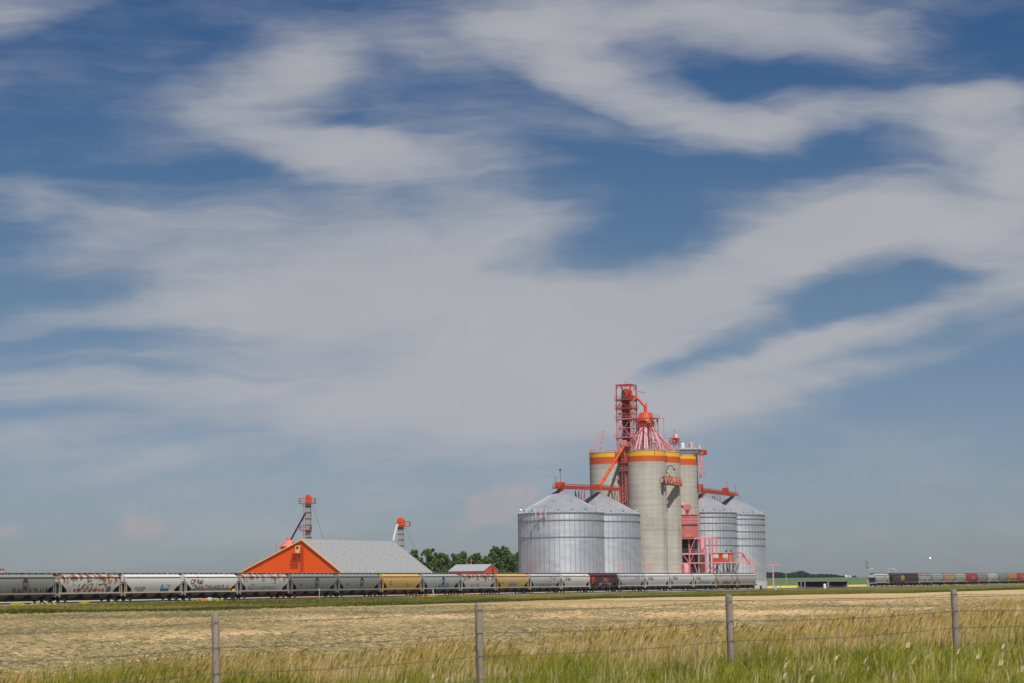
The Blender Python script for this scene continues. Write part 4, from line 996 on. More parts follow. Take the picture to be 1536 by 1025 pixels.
za, zb_, zc = zv(844.6, 0, 12), zv(830.8, 0, 10), zv(807.8, 0, 10)
n0, n1, n2, n3 = nb0, un(1069, -2, za), un(1122, -2, za), un(1034.5, -2, za); n4 = un(1058.7, -2, za)
root = empty('loading_gallery', gp(0, n3, GZ), 'pink steel frame gallery running from the silos out to the orange booth', 'gallery')
mb = MB()
for t in (-2, 2):
    mb.beam(gp(t, n0, za), gp(t, n2, za), .25, .35); mb.beam(gp(t, n0, zb_), gp(t, n1, zb_), .25, .55); mb.beam(gp(t, n0, zc), gp(t, n1, zc), .25, .5)
mb.beam(gp(0, n0, za-.1), gp(0, n1, za-.1), 3.6, .12); mb.beam(gp(0, n0, zb_-.1), gp(0, n1, zb_-.1), 3.6, .12)
rail_fence(mb, [gp(-2.1, n0+4, zb_+.2), gp(-2.1, n1, zb_+.2)], 1.1, .09); rail_fence(mb, [gp(-2.1, n1-4, zc+.2), gp(-2.1, n1, zc+.2)], 1.1, .1)
rail_fence(mb, [gp(-2.1, n1+8, za+.2), gp(-2.1, n2, za+.2)], 1.1, .1); rail_fence(mb, [gp(2.1, n1+8, za+.2), gp(2.1, n2, za+.2)], 1.1, .1)
mb.build('deck', M['palepink'], root)
for n in (n3, n4, n1):
    mb = MB()
    for t in (-2, 2): mb.beam(gp(t, n, GZ), gp(t, n, zc), .36)
    for z in (za, zb_, zc): mb.beam(gp(-2, n, z), gp(2, n, z), .2)
    mb.build('post', M['pink'], root)
mb = MB()
for t in (-2, 2):
    mb.beam(gp(t, n3, zb_+.2), gp(t, n3+2.0, zc-.2), .28); mb.beam(gp(t, n3, za), gp(t, n3+1.6, zb_), .2); mb.beam(gp(t, n3-2.5, zb_), gp(t, n3, za), .2)
    mb.beam(gp(t, n3+1.5, za), gp(t, n4-2, GZ+3), .25); mb.beam(gp(t, n4-2, GZ+3), gp(t, n4+1.5, za), .25); mb.beam(gp(t, n4+3.5, za), gp(t, n4-2.5, GZ+2), .3)
    mb.beam(gp(t, n0+1, GZ+2), gp(t, n4, GZ+3), .2)
mb.build('brace', M['pink'], root)
mb = MB(); mb.tube(gp(1, un(1053, 1, 14), GZ), gp(1, un(1053, 1, 14), zc+.3), .8, n=14); mb.build('duct', M['palepink'], root)
mb = MB(); q = gp(-2.5, un(1029, -2.5, 5), 0); mb.lathe((q.x, q.y, 0), [(.95, GZ), (.95, za-.5), (.3, za)], 16)
tag(mb.build('pressure_tank', M['pink']), 'upright pink tank beneath the gallery beside the concrete silo', 'tank')
# booth
zt_b, zb_b = zv(829.3, -2, n1+3), zv(845.2, -2, n1+3)
na, nbb = un(1067.8, -2.0, za+2), un(1094.2, -2.0, za+2)
root = empty('loading_booth', gp(0, (na+nbb)/2, zb_b), 'orange control booth on stilts with two pale windows, above the last rail cars', 'booth')
ctr = gp(0, (na+nbb)/2, 0)
mb = MB(); mb.obox(ctr, T*2.0, NN*((nbb-na)/2), zb_b, zt_b-.15); mb.build('wall', M['orange'], root)
mb = MB(); c = gp(0, nbb+.03, 0); mb.obox(c, T*1.98, NN*.03, zb_b+.05, zt_b-.2); mb.build('faded_side', paint('faded_orange_paint', (.62, .20, .14), .6, var=.2), root)
mb = MB(); mb.obox(ctr, T*2.25, NN*((nbb-na)/2+.25), zt_b-.15, zt_b+.12); mb.build('roof', M['palepink'], root)
hN = (nbb-na)
for f0, f1, h0, h1, nm in ((.10, .36, .52, .86, 'paleglass'), (.64, .90, .52, .86, 'paleglass'), (.72, .90, .25, .45, 'grey')):
    mb = MB(); z0, z1 = zb_b+(zt_b-zb_b)*h0, zb_b+(zt_b-zb_b)*h1
    c = gp(-2.03, na+hN*(f0+f1)/2, 0); mb.obox(c, T*.05, NN*(hN*(f1-f0)/2+.1), z0-.1, z1+.1)
    w = mb.build('window', M['white'] if nm == 'paleglass' else M['grey'], root)
    mb = MB(); c = gp(-2.09, na+hN*(f0+f1)/2, 0); mb.obox(c, T*.03, NN*(hN*(f1-f0)/2), z0, z1)
    if nm == 'paleglass': mb.build('pane', M['paleglass'], w)
mb = MB(); q = gp(0, na+hN*.7, 0); mb.tube((q.x, q.y, zt_b), (q.x, q.y, zt_b+.7), .25, n=8); q = gp(.5, na+hN*.95, 0); mb.tube((q.x, q.y, zt_b), (q.x, q.y, zt_b+.9), .2, n=8); mb.build('roof_vent', M['dark'], root)
mb = MB()
for n in (na+.3, na+hN*.62, nbb-.2):
    for t in (-1.8, 1.8): mb.beam(gp(t, n, GZ), gp(t, n, zb_b), .32)
for t in (-1.8, 1.8):
    mb.beam(gp(t, na+.3, za-1), gp(t, na+hN*.62, GZ+1.5), .18); mb.beam(gp(t, nbb+2, za-.3), gp(t, na+hN*.62, GZ+1), .18); mb.beam(gp(t, na+hN*.62, za-1), gp(t, na+hN*.9, GZ+2), .18)
mb.build('stilts', M['brownsteel'], root)
mb = MB(); e = un(1112, 0, za+3); mb.beam(gp(0, nbb, za+3.2), gp(0, e, za+3.0), .3); mb.beam(gp(0, e, za+3.0), gp(0, e+2.5, za+.2), .4); mb.tube(gp(0, e+.5, za+2.8), gp(0, e+2.8, za-.5), .4, n=8); mb.beam(gp(0, nbb, za+1.6), gp(0, e+1, za+1.8), .2)
tag(mb.build('loading_spout', M['rustpink']), 'bent red-pink loading spout reaching right from the orange booth', 'spout')

# T posts of the fall arrest line along the loading track
for u, vt, lab in ((929, 844.8, 'pale pink T-shaped post before the second steel bin'), (975.5, 845.2, 'pale pink T-shaped post before the nearest concrete silo'), (1019.2, 845.8, 'pale pink T-shaped post at the foot of the silo behind the sign'), (1129.8, 847, 'pale pink T-shaped post before the rightmost steel bin'), (1160, 847.2, 'pale pink T-shaped post standing clear against the sky right of the bins')):
    p0 = P0+NN*17; q = p0+T*along(p0, T, u, 4, -50, 600); zt = zat(q.x, q.y, vt)
    root = empty('safety_post', (q.x, q.y, GZ), lab, 'post', 'T-shaped posts along the loading track')
    mb = MB(); mb.obox(q, T*.17, NN*.17, GZ, zt-.2); mb.obox(q, T*.35, NN*.35, GZ-.2, GZ+.12); mb.build('pole', M['palepink'], root)
    mb = MB(); hb = 2.45; mb.obox(q, T*.14, NN*hb, zt-.2, zt+.1); mb.build('crossbar', M['palepink'], root)
# pink frame on the leftmost bin
mb = MB(); Yf = B1.y-r1-.4; xs = [803.5, 811, 818.5]
for u in xs: mb.beam(at(u, 776.5, Yf), at(u, 764.6, Yf), .22)
mb.beam(at(802.8, 764.6, Yf), at(819, 764.2, Yf), .22); 
for u in xs: p = at(u, 770, Yf); mb.beam(p, p+V((0, .9, 0)), .12)
tag(mb.build('access_frame', M['palepink']), 'small pink three-legged frame hung on the eave of the leftmost bin', 'frame')

# ------------------------------------------------------------------ orange barn
YB = 490
rk = V((xat(453.5, YB, 12), YB, 0)); zr_ = zat(rk.x, rk.y, 810)
sL = along(rk, T, 590, zr_, 0, 200)
def solve_n(u, v, sgn):
    a, b = 0., 40.
    for _ in range(50):
        c = (a+b)/2; q = rk+NN*(c*sgn); uu = proj((q.x, q.y, 5))[0]
        if (uu-u)*sgn > 0: a = c
        else: b = c
    q = rk+NN*(a*sgn); return a, zat(q.x, q.y, v)
wr, zr1 = solve_n(514.9, 860, -1); wl, zl1 = solve_n(359.5, 860, 1)
ez = 2.2
WR = wr*(zr_-ez)/(zr_-zr1); WL = wl*(zr_-ez)/(zr_-zl1)
print('barn', wr, zr1, wl, zl1, 'ridge', zr_, 'len', sL, WR, WL, proj((rk+T*sL)[:2]+(zr_,)))
root = empty('orange_barn', (rk.x, rk.y, GZ), 'large orange barn with a pale grey roof and yellow gable trim', 'barn')
def bq(s, n, z): q = rk+T*s+NN*n; return (q.x, q.y, z)
mb = MB()
def gable(s, flip):
    pts = [(-WR, GZ), (-WR, ez), (0, zr_-.12), (WL, ez), (WL, GZ)]
    f = [bq(s, n, z) for n, z in pts]; uv = pts
    mb.face(f[::-1] if flip else f, False, uv[::-1] if flip else uv)
gable(0, False); gable(sL, True)
for n, fl in ((-WR, False), (WL, True)):
    f = [bq(0, n, GZ), bq(sL, n, GZ), bq(sL, n, ez), bq(0, n, ez)]; mb.face(f[::-1] if fl else f, False, [(0, 0), (sL, 0), (sL, 3), (0, 3)])
mb.build('wall', M['barnwall'], root)
mb = MB(); ov = .3
for n, fl in ((-WR-.6, False), (WL+.6, True)):
    zz = ez-.6*(zr_-ez)/abs(n)
    W_ = math.hypot(n, zr_-zz)
    lo = [bq(-ov, n, zz), bq(sL+ov, n, zz), bq(sL+ov, 0, zr_), bq(-ov, 0, zr_)]; up_ = [(x, y, z+.18) for x, y, z in lo]
    uv = [(0, 0), (sL, 0), (sL, W_), (0, W_)]
    mb.face(up_ if not fl else up_[::-1], False, uv if not fl else uv[::-1]); mb.face(lo[::-1] if not fl else lo)
    for i in range(4): j = (i+1) % 4; mb.face([lo[i], lo[j], up_[j], up_[i]])
mb.build('roof', M['barnroof'], root)
mb = MB()
for n in (-WR-.6, WL+.6):
    zz = ez-.6*(zr_-ez)/abs(n)
    mb.beam(bq(-ov-.06, n, zz+.02), bq(-ov-.06, 0, zr_+.02), .10, .24)
mb.build('gable_trim', M['trim'], root)
def gq(u, v, o=.06):                                               # point on the gable plane (s=-o) in photo column/row
    a, b = -30., 30.
    for _ in range(50):
        c = (a+b)/2; q = rk+NN*c
        if proj((q.x, q.y, 8))[0] > u: a = c
        else: b = c
    q = rk+NN*a; return a, zat(q.x, q.y, v)
def gbox(u0, u1, v0, v1, depth, name, mt, par):
    na_, z1 = gq(u0, v0); nb_, z0 = gq(u1, v1); mb = MB()
    c = rk+NN*((na_+nb_)/2)-T*(depth/2+.01); mb.obox(c, T*(depth/2), NN*(abs(na_-nb_)/2), z0, z1); return mb.build(name, mt, par)
dr = gbox(443.2, 450.0, 818.6, 829.6, .10, 'door', M['trim'], root)
gbox(444.9, 448.0, 820.0, 823.6, .16, 'pane', M['glass'], dr)
gbox(440.2, 451.5, 830.0, 831.0, .8, 'balcony', M['red'], root)
mb = MB()
for n_, v in ((0, 0),):
    pass
na_, zz0 = gq(440.4, 841); nb_, zz1 = gq(451.2, 831)
for s in (-.8, -.1):
    for k in range(6):
        n_ = na_+(nb_-na_)*k/5; mb.beam(bq(s, n_, zz0), bq(s, n_, zz1), .10)
    for k in range(3): z = zz0+(zz1-zz0)*k/2; mb.beam(bq(s, na_, z), bq(s, nb_, z), .10)
mb.build('balcony_frame', M['red'], root)
mb = MB(); nl0, zl_0 = gq(452.4, 859); nl1, zl_1 = gq(455.6, 818)
for n_ in (nl0, nl1): mb.beam(bq(-.25, n_, GZ), bq(-.25, n_, zl_1), .10)
for z in np.arange(GZ, zl_1, .55): mb.beam(bq(-.25, nl0, float(z)), bq(-.25, nl1, float(z)), .08)
mb.build('ladder', M['red'], root)
# bucket elevators behind the barn
def leg(u, u0, u1, Y, vh0, vh1, label, rail_left, rail_right, bands=1.5, head=1.2):
    x0, x1 = xat(u0, Y, 15), xat(u1, Y, 15); c = V(((x0+x1)/2, Y, 0)); w = (x1-x0)/2
    zt = zat(c.x, Y, vh1); zh = zat(c.x, Y, vh0)
    root = empty('bucket_elevator', (c.x, Y, GZ), label, 'bucket elevator', 'grey bucket elevators behind the barn')
    mb = MB()
    for o in (-.45, .45): mb.box(c.x-w, c.x+w, Y+o*1.6-.35, Y+o*1.6+.35, GZ, zt)
    mb.build('casing', M['galvleg'], root)
    mb = MB()
    for z in np.arange(GZ+1, zt, bands): mb.box(c.x-w-.07, c.x+w+.07, Y-1.15, Y+1.15, float(z), float(z)+.14)
    mb.build('casing_band', M['dark'], root)
    mb = MB(); hw = w*head; hh = zh-zt; prof = [(-hw, zt)]+[(hw*math.cos(math.pi*(1-k/12)), zh-hw*1.0+hw*1.0*math.sin(math.pi*(1-k/12))) for k in range(13)]+[(hw, zt)]
    mb.face([(c.x+a, Y-1.0, z) for a, z in prof][::-1]); mb.face([(c.x+a, Y+1.0, z) for a, z in prof])
    for (a, z), (b, z2) in zip(prof, prof[1:]): mb.face([(c.x+a, Y-1.0, z), (c.x+b, Y-1.0, z2), (c.x+b, Y+1.0, z2), (c.x+a, Y+1.0, z)])
    mb.tube((c.x, Y-1.15, zh-hw), (c.x, Y-1.0, zh-hw), hw*.35, n=12)
    mb.build('head', M['orange'], root)
    mb = MB(); a0, a1 = xat(rail_left, Y, zt), xat(rail_right, Y, zt)
    mb.box(a0, a1, Y-1.7, Y+1.7, zt-.12, zt)
    rail_fence(mb, [(a0, Y-1.7, zt), (a1, Y-1.7, zt), (a1, Y+1.7, zt), (a0, Y+1.7, zt), (a0, Y-1.7, zt)], 1.15, .09)
    mb.build('platform', M['red'], root)
    return root, c, zt, w
rt_, c1, zt1_, w1 = leg(462.5, 459.3, 466.3, 535, 742.2, 755.3, 'taller grey bucket elevator with a railed red head, left behind the barn', 449.2, 472.6)
mb = MB(); z2 = zat(c1.x, c1.y, 795.5); a0, a1 = xat(450, 535, z2), xat(466.5, 535, z2); mb.box(a0, a1, 533.2, 536.6, z2-.12, z2)
rail_fence(mb, [(a0, 533.2, z2), (a1, 533.2, z2), (a1, 536.6, z2), (a0, 536.6, z2), (a0, 533.2, z2)], 1.15, .09); mb.build('platform', M['red'], rt_)
mb = MB(); xl = c1.x-w1-.35
for o in (-.25, .25): mb.beam((xl+o, 534, GZ), (xl+o, 534, zt1_), .08)
for z in np.arange(6, zt1_, .55): mb.beam((xl-.25, 534, float(z)), (xl+.25, 534, float(z)), .06)
mb.build('ladder', M['rustpink'], rt_)
rt2_, c2, zt2_, w2 = leg(601, 597.3, 605.5, 575, 776.5, 789.5, 'shorter grey bucket elevator with orange head, right behind the barn roof', 596.5, 615, head=1.5)
mb = MB(); p0_, p1_ = at(594.6, 790.5, 573), at(589.6, 812, 560); mb.tube(p0_, p1_, .28, n=10); mb.tube(p0_+V((.5, 0, .6)), p0_, .4, n=8)
tag(mb.build('grain_spout', M['lightgrey']), 'short bright grey spout from the shorter elevator to the barn ridge', 'spout')
mb = MB(); p0_, p1_ = at(458.7, 769, 533), at(436.8, 809, 538); mb.tube(p0_, p1_, .22, n=8)
tag(mb.build('grain_spout', M['brownsteel']), 'long brown slanting spout from the taller elevator to the red hopper bin', 'spout')
for (a, b), lab in ((((at(469, 757, 535)), at(486, 812, 540)), 'thin guy wire right of the taller bucket elevator'), ((at(607, 790, 575), at(622, 822, 580)), 'thin guy wire right of the shorter bucket elevator')):
    b = b+(b-a)*.9; mb = MB(); mb.tube(a, b, .03, n=5); tag(mb.build('guy_wire', M['wire']), lab, 'wire', 'guy wires of the bucket elevators')
# red hopper bin
Yh = 542; xc = (xat(421, Yh, 8)+xat(446, Yh, 8))/2; hr = (xat(446, Yh, 8)-xat(421, Yh, 8))/2; zh0, zh1 = zat(xc, Yh-hr, 819.5), zat(xc, Yh, 810.5)
root = empty('hopper_bin', (xc, Yh, GZ), 'pinkish red hopper bin with conical roof showing over the left slope of the barn', 'bin')
mb = MB(); mb.lathe((xc, Yh, 0), [(hr, GZ), (hr, zh0)], 28); mb.build('wall', M['orange'], root)
mb = MB(); mb.lathe((xc, Yh, 0), [(hr+.15, zh0-.05), (.5, zh1)], 28, False); mb.lathe((xc, Yh, 0), [(.5, zh1), (.5, zh1+.5), (.1, zh1+.6)], 12, False); mb.build('roof', paint('salmon_paint', (.68, .16, .12), .6, var=.15), root)
mb = MB(); a0 = xat(415.5, Yh, zh0); rail_fence(mb, [(a0, Yh-2, zh0-2.6), (a0, Yh-2, zh0-.5)], 1.4, .09); rail_fence(mb, [(a0, Yh-2.2, zh0-2.4), (xc-hr, Yh-2.2, zh0-2.4)], 2.6, .08); mb.beam((a0, Yh-2.2, zh0), (xc-hr*.4, Yh-1.5, zh1), .08); mb.build('stair_rail', M['pink'], root)

# ------------------------------------------------------------------ small red shed
YS = 640
e0 = at(674, 856.4, YS); e1 = at(726, 855.7, YS+2); g2 = at(747, 856.0, YS+14)
root = empty('red_shed', (e0.x, e0.y, GZ), 'small red shed with a grey metal roof in front of the trees', 'shed')
ex = V((e1.x-e0.x, e1.y-e0.y, 0)); gx_ = V((g2.x-e1.x, g2.y-e1.y, 0)); eh = (e0.z+e1.z)/2; pk = zat((e1+gx_*.5).x, (e1+gx_*.5).y, 847.2)
o0 = V((e0.x, e0.y, 0))
def sq_(a, b, z): q = o0+ex*a+gx_*b; return (q.x, q.y, z)
mb = MB()
mb.face([sq_(0, 0, GZ), sq_(1, 0, GZ), sq_(1, 0, eh), sq_(0, 0, eh)], False, [(0, 0), (12, 0), (12, 4), (0, 4)]); mb.face([sq_(1, 1, GZ), sq_(0, 1, GZ), sq_(0, 1, eh), sq_(1, 1, eh)])
for a in (0, 1):
    f = [sq_(a, 0, GZ), sq_(a, 1, GZ), sq_(a, 1, eh), sq_(a, .5, pk-.1), sq_(a, 0, eh)]; mb.face(f if a else f[::-1], False, [(0, 0), (12, 0), (12, 4), (6, 7), (0, 4)])
mb.build('wall', M['shedwall'], root)
mb = MB()
for b in (-.04, 1.04):
    lo = [sq_(-.02, b, eh-.2), sq_(1.02, b, eh-.2), sq_(1.02, .5, pk), sq_(-.02, .5, pk)]; up_ = [(x, y, z+.15) for x, y, z in lo]
    mb.face(up_, False, [(0, 0), (12, 0), (12, 7), (0, 7)]); mb.face(lo[::-1])
    for i in range(4): j = (i+1) % 4; mb.face([lo[i], lo[j], up_[j], up_[i]])
mb.build('roof', M['shedroof'], root)
mb = MB(); c = o0+ex*1.003+gx_*.62; mb.obox(c, ex.normalized()*.05, gx_.normalized()*.5, eh-.6, eh+.6); mb.build('window', M['glass'], root)
mb = MB(); q = at(706.7, 848, YS+10); mb.tube((q.x, q.y, GZ), (q.x, q.y, zat(q.x, q.y, 840)), .13, n=8); mb.tube((q.x, q.y, zat(q.x, q.y, 842)), (q.x, q.y, zat(q.x, q.y, 840)), .3, n=8)
tag(mb.build('light_pole', M['rustpink']), 'thin pinkish pole with a small lamp behind the red shed', 'pole')

# ------------------------------------------------------------------ trees
def leaves(centres, radii, per, size, sq=.8):
    pos = []; rn = []
    for (c, r) in zip(centres, radii):
        d = RNG.normal(size=(per, 3)); d /= np.linalg.norm(d, axis=1)[:, None]
        p = c+d*(r*(RNG.random((per, 1))**.45))*np.array([1, 1, sq]); pos.append(p)
        rn.append(np.clip(RNG.normal(.5, .22, per)+RNG.normal(0, .14), 0, 1))
    pos = np.concatenate(pos); rn = np.concatenate(rn); n = len(pos)
    a = RNG.normal(size=(n, 3)); a /= np.linalg.norm(a, axis=1)[:, None]; b = np.cross(a, RNG.normal(size=(n, 3))); b /= np.linalg.norm(b, axis=1)[:, None]
    s = size*(RNG.random((n, 1))*.7+.6)
    v = np.stack([pos-a*s, pos+b*s*.6, pos+a*s, pos-b*s*.6], 1).reshape(-1, 3)
    return v, np.repeat(rn, 4)
def quad_mesh(name, v, rn, mat):
    n = len(v)//4
    return raw_mesh(name, v, np.arange(len(v)), np.full(n, 4), mat, {'rnd': rn})
def tree(x, y, h, w, label, size=.36, per=95, group='poplars behind the red shed', seed=0):
    rr = np.random.default_rng(seed)
    root = empty('tree', (x, y, GZ), label, 'tree', group)
    mb = MB(); lean = rr.normal(0, .25, 2); top = V((x+lean[0], y+lean[1], GZ+h*.85)); mb.tube((x, y, GZ-.3), top, h*.018+.06, .05, n=7)
    cs, rs = [], []
    k = 44
    for i in range(k):
        t = .16+.84*(i+.5)/k; rad = w/2*(math.sin(math.pi*min(1, t*.70+.17))**.6)*(.65+.6*rr.random())
        a = rr.random()*6.28+i*2.4; q = rad*(.25+.55*rr.random())
        c = np.array([q*math.cos(a)+lean[0]*t, q*math.sin(a)+lean[1]*t, h*t*.95]); cs.append(c); rs.append(max(.45, rad*.36*(.5+.9*rr.random())))
        if i % 3 == 0 and i < 36: mb.tube((x+lean[0]*t*.7, y+lean[1]*t*.7, GZ+h*t*.7), (x+c[0], y+c[1], GZ+c[2]), .06, .02, n=5)
    for i in range(9):
        a = rr.random()*6.28; q = w*.30*rr.random()**.6; cs.append(np.array([lean[0]+q*math.cos(a), lean[1]+q*math.sin(a), h*(.99-.16*(q/(w*.3))-.05*rr.random())])); rs.append(.30+.25*rr.random())
    mb.build('trunk', M['bark'], root)
    v, rn = leaves(cs, rs, per, size, 1.15)
    o = quad_mesh('crown', v, rn, M['leaf']); o.parent = root
YT = 745
tl = [(605, 836, 'poplar half hidden by the barn roof at the left end of the tree row', 24), (619.5, 823, 'leftmost tall poplar rising over the slope of the barn roof', 22), (640, 821.5, 'tall poplar second from the barn roof', 24), (655.5, 827.5, 'slim poplar left of the gap in the tree row', 18), (664.5, 828.5, 'slim poplar right beside the gap in the tree row', 16), (674, 839, 'low dark bush tree over the left end of the shed roof', 20), (684, 830, 'thin poplar over the left part of the shed roof', 15), (693.5, 826, 'poplar standing alone over the middle of the shed roof', 19), (712, 830, 'rounded poplar behind the pole of the shed', 22), (728, 834, 'low poplar over the right end of the shed roof', 20), (743, 818.5, 'tallest poplar just right of the shed', 24), (757, 819, 'tall poplar close to the tallest one on its right', 22), (768, 831, 'lower poplar between the tall ones and the leftmost bin', 18), (778, 825, 'poplar cut by the edge of the leftmost steel bin', 17)]
for i, (u, v, lab, wpx) in enumerate(tl):
    Y = YT+(i % 3)*9; x = xat(u, Y, 6); h = zat(x, Y, v)-GZ
    tree(x, Y, h, wpx*pxm((x, Y, 6))*1.4, lab, seed=100+i)
# far wood on the rise, one mass
cs, rs = [], []
for u in np.arange(1130, 1258, 1.15):
    Y = 2950+RNG.random()*120; top = np.interp(u, [1130, 1150, 1160, 1172, 1186, 1194, 1201, 1206, 1212, 1236, 1244, 1252, 1258], [860, 860, 859.5, 862, 859.5, 857, 859.5, 862, 863, 862.5, 863, 865, 866.3])+RNG.normal(0, .4)
    x = (u-768)/F*Y; z0 = float(height(x, Y)); zt = zat(x, Y, top)
    for k in range(3): z = z0+(zt-z0)*(.25+.3*k); cs.append(np.array([x+RNG.normal(0, .6), Y+RNG.normal(0, 3), z])); rs.append(1.2+.22*(zt-z0))
v, rn = leaves(cs, rs, 60, .9); o = quad_mesh('distant_wood', v, rn, M['farleaf']); tag(o, 'low dark green wood on the rise at the right horizon', 'wood', kind='stuff')
cs, rs = [], []
for u in (1272, 1274, 1275.5, 1310, 1330): 
    Y = 3050; x = (u-768)/F*Y; cs.append(np.array([x, Y, float(height(x, Y))+1])); rs.append(1.6)
v, rn = leaves(cs, rs, 60, .8); o = quad_mesh('distant_bush', v, rn, M['farleaf']); tag(o, 'low far bushes right of the white granaries', 'bushes', kind='stuff')
for u, lab in ((1261.7, 'larger left of two white granaries on the horizon'), (1267, 'smaller right one of two white granaries on the horizon')):
    Y = 2900; x = (u-768)/F*Y; z0 = float(height(x, Y)); mb = MB(); w = 1.75 if u < 1265 else 1.35
    root = empty('granary', (x, Y, z0), lab, 'granary', 'white granaries on the horizon')
    mb.lathe((x, Y, 0), [(w, z0-.5), (w, z0+w*1.1)], 20); mb.build('wall', M['white'], root); mb = MB(); mb.lathe((x, Y, 0), [(w+.1, z0+w*1.1), (.1, z0+w*1.9)], 20, False); mb.build('roof', M['white'], root)

# ------------------------------------------------------------------ small things at the right
def trailer(u0, u1, label):
    """low dark open hopper trailer with pale end frames, standing along the track"""
    base = P0-NN*1.0; s0 = along(base, T, u0, 1, 0, 900); s1 = along(base, T, u1, 1, 0, 900); 
    root = empty('open_trailer', base+T*s0+V((0, 0, GZ)), label, 'trailer', 'low black trailers beside the track')
    zb, zt = .12, zat((base+T*s0).x, (base+T*s0).y, 872.4)
    def q(s, n, z): p = base+T*s+NN*n; return V((p.x, p.y, z))
    L = s1-s0; mb = MB()
    mb.hexa([q(s0+.5, -.8, zb), q(s1-.5, -.8, zb), q(s1-.5, .8, zb), q(s0+.5, .8, zb), q(s0+.5, -1.25, zt-.1), q(s1-.5, -1.25, zt-.1), q(s1-.5, 1.25, zt-.1), q(s0+.5, 1.25, zt-.1)])
    mb.build('box', M['black'], root)
    mb = MB()
    for n in (-1.28, 1.28): mb.beam(q(s0, n, zt), q(s1, n, zt), .16, .14)
    for s in (s0+.2, s1-.2):
        for n in (-1.2, 0, 1.2): mb.beam(q(s, n, zb-.2), q(s, n, zt), .28)
        mb.beam(q(s, -1.3, zb), q(s, 1.3, zb), .25); mb.beam(q(s, -1.3, zt), q(s, 1.3, zt), .25)
    mb.beam(q(s0, -1.1, zb-.1), q(s1, -1.1, zb-.1), .16, .12); mb.beam(q(s0, 1.1, zb-.1), q(s1, 1.1, zb-.1), .16, .12)
    mb.build('frame', M['grey'], root)
    for s in (s0+L*.15, s0+L*.85):
        for ds in (-.65, .65):
            mb = MB()
            for n in (-.95, .95): mb.tube(q(s+ds, n-.15, .05), q(s+ds, n+.15, .05), .5, n=14)
            mb.build('wheels', M['dark'], root)
trailer(1201.5, 1236, 'low black open trailer with pale end frame, left of the pair by the track')
trailer(1237.5, 1266.5, 'low black open trailer with pale end frame, right of the pair by the track')
def post(name, u, v0, v1, Y, r, mt, label, cat, group=None, top=None):
    q = at(u, v1, Y); mb = MB(); mb.tube((q.x, q.y, q.z-.3), (q.x, q.y, zat(q.x, q.y, v0)), r, r*.8, n=8)
    if top: z = zat(q.x, q.y, v0); mb.tube((q.x, q.y, z), (q.x, q.y, z+top), r*2.2, n=10)
    return tag(mb.build(name, mt), label, cat, group)
# mast behind the far train
q = at(1301, 860, 900); mb = MB(); z1 = zat(q.x, q.y, 841.6)
mb.tube((q.x, q.y, GZ), (q.x, q.y, z1), .40, .3, n=10)
for v in (843, 849): z = zat(q.x, q.y, v); mb.tube((q.x, q.y, z-.25), (q.x, q.y, z+.25), .75, n=10)
mb.tube((q.x, q.y, z1), (q.x, q.y, z1+.9), .08, n=6)
tag(mb.build('radio_mast', M['grey']), 'thick pale mast with two collars behind the first car of the far train', 'mast')
for u, v, dr_, lab in ((1305, 854.5, 1, 'curved street lamp just right of the pale mast'), (1332.5, 854, 1, 'curved street lamp in the middle of the far lamps'), (1344, 854.7, -1, 'curved street lamp arching left, by the yellow car end')):
    Y = 930; q = at(u, 862, Y); z1 = zat(q.x, q.y, v); mb = MB(); mb.tube((q.x, q.y, GZ), (q.x, q.y, z1), .12, .09, n=7); mb.tube((q.x, q.y, z1), (q.x+dr_*.7, q.y, z1+.35), .08, n=6); mb.tube((q.x+dr_*.6, q.y, z1+.35), (q.x+dr_*1.5, q.y, z1+.3), .16, .12, n=7)
    tag(mb.build('street_lamp', M['lightgrey']), lab, 'street lamp', 'street lamps behind the far train')
for u, v, lab in ((1409, 836.5, 'taller pale utility pole over the far train'), (1427, 843, 'shorter pale utility pole over the far train'), (1376, 854, 'short dark pole above the white rusty far car'), (1509.5, 852, 'short thin pole near the right edge'), (1179.3, 853, 'thin dark pole before the wood at right')):
    Y = 1250 if u > 1300 else 1400; q = at(u, 865, Y); z1 = zat(q.x, q.y, v); mb = MB(); zg = float(height(q.x, Y)); mb.tube((q.x, Y, zg), (q.x, Y, z1), .28, .2, n=7)
    if u in (1409, 1427):
        for k in range(2): mb.box(q.x-1.1, q.x+1.1, Y-.1, Y+.1, z1-1.6-k*2.2, z1-1.35-k*2.2)
    tag(mb.build('utility_pole', M['grey']), lab, 'pole', 'poles in the distance')
# lit lamp on a slender mast, far right
Y = 1100; q = at(1395.3, 837.3, Y); mb = MB(); mb.tube((q.x, Y, GZ), (q.x, Y, q.z-.3), .07, .05, n=6); root = empty('floodlight', (q.x, Y, GZ), 'bright white lamp on a slender mast above the far train', 'lamp'); mb.build('mast', M['grey'], root)
lm, nt, b = nodes('lit_lamp'); b.inputs['Emission Color'].default_value = (1, .97, .9, 1); b.inputs['Emission Strength'].default_value = 3
mb = MB(); mb.lathe((q.x, Y, q.z), [(.1, -.3), (.34, 0), (.1, .3)], 10); mb.build('lamp', lm, root)
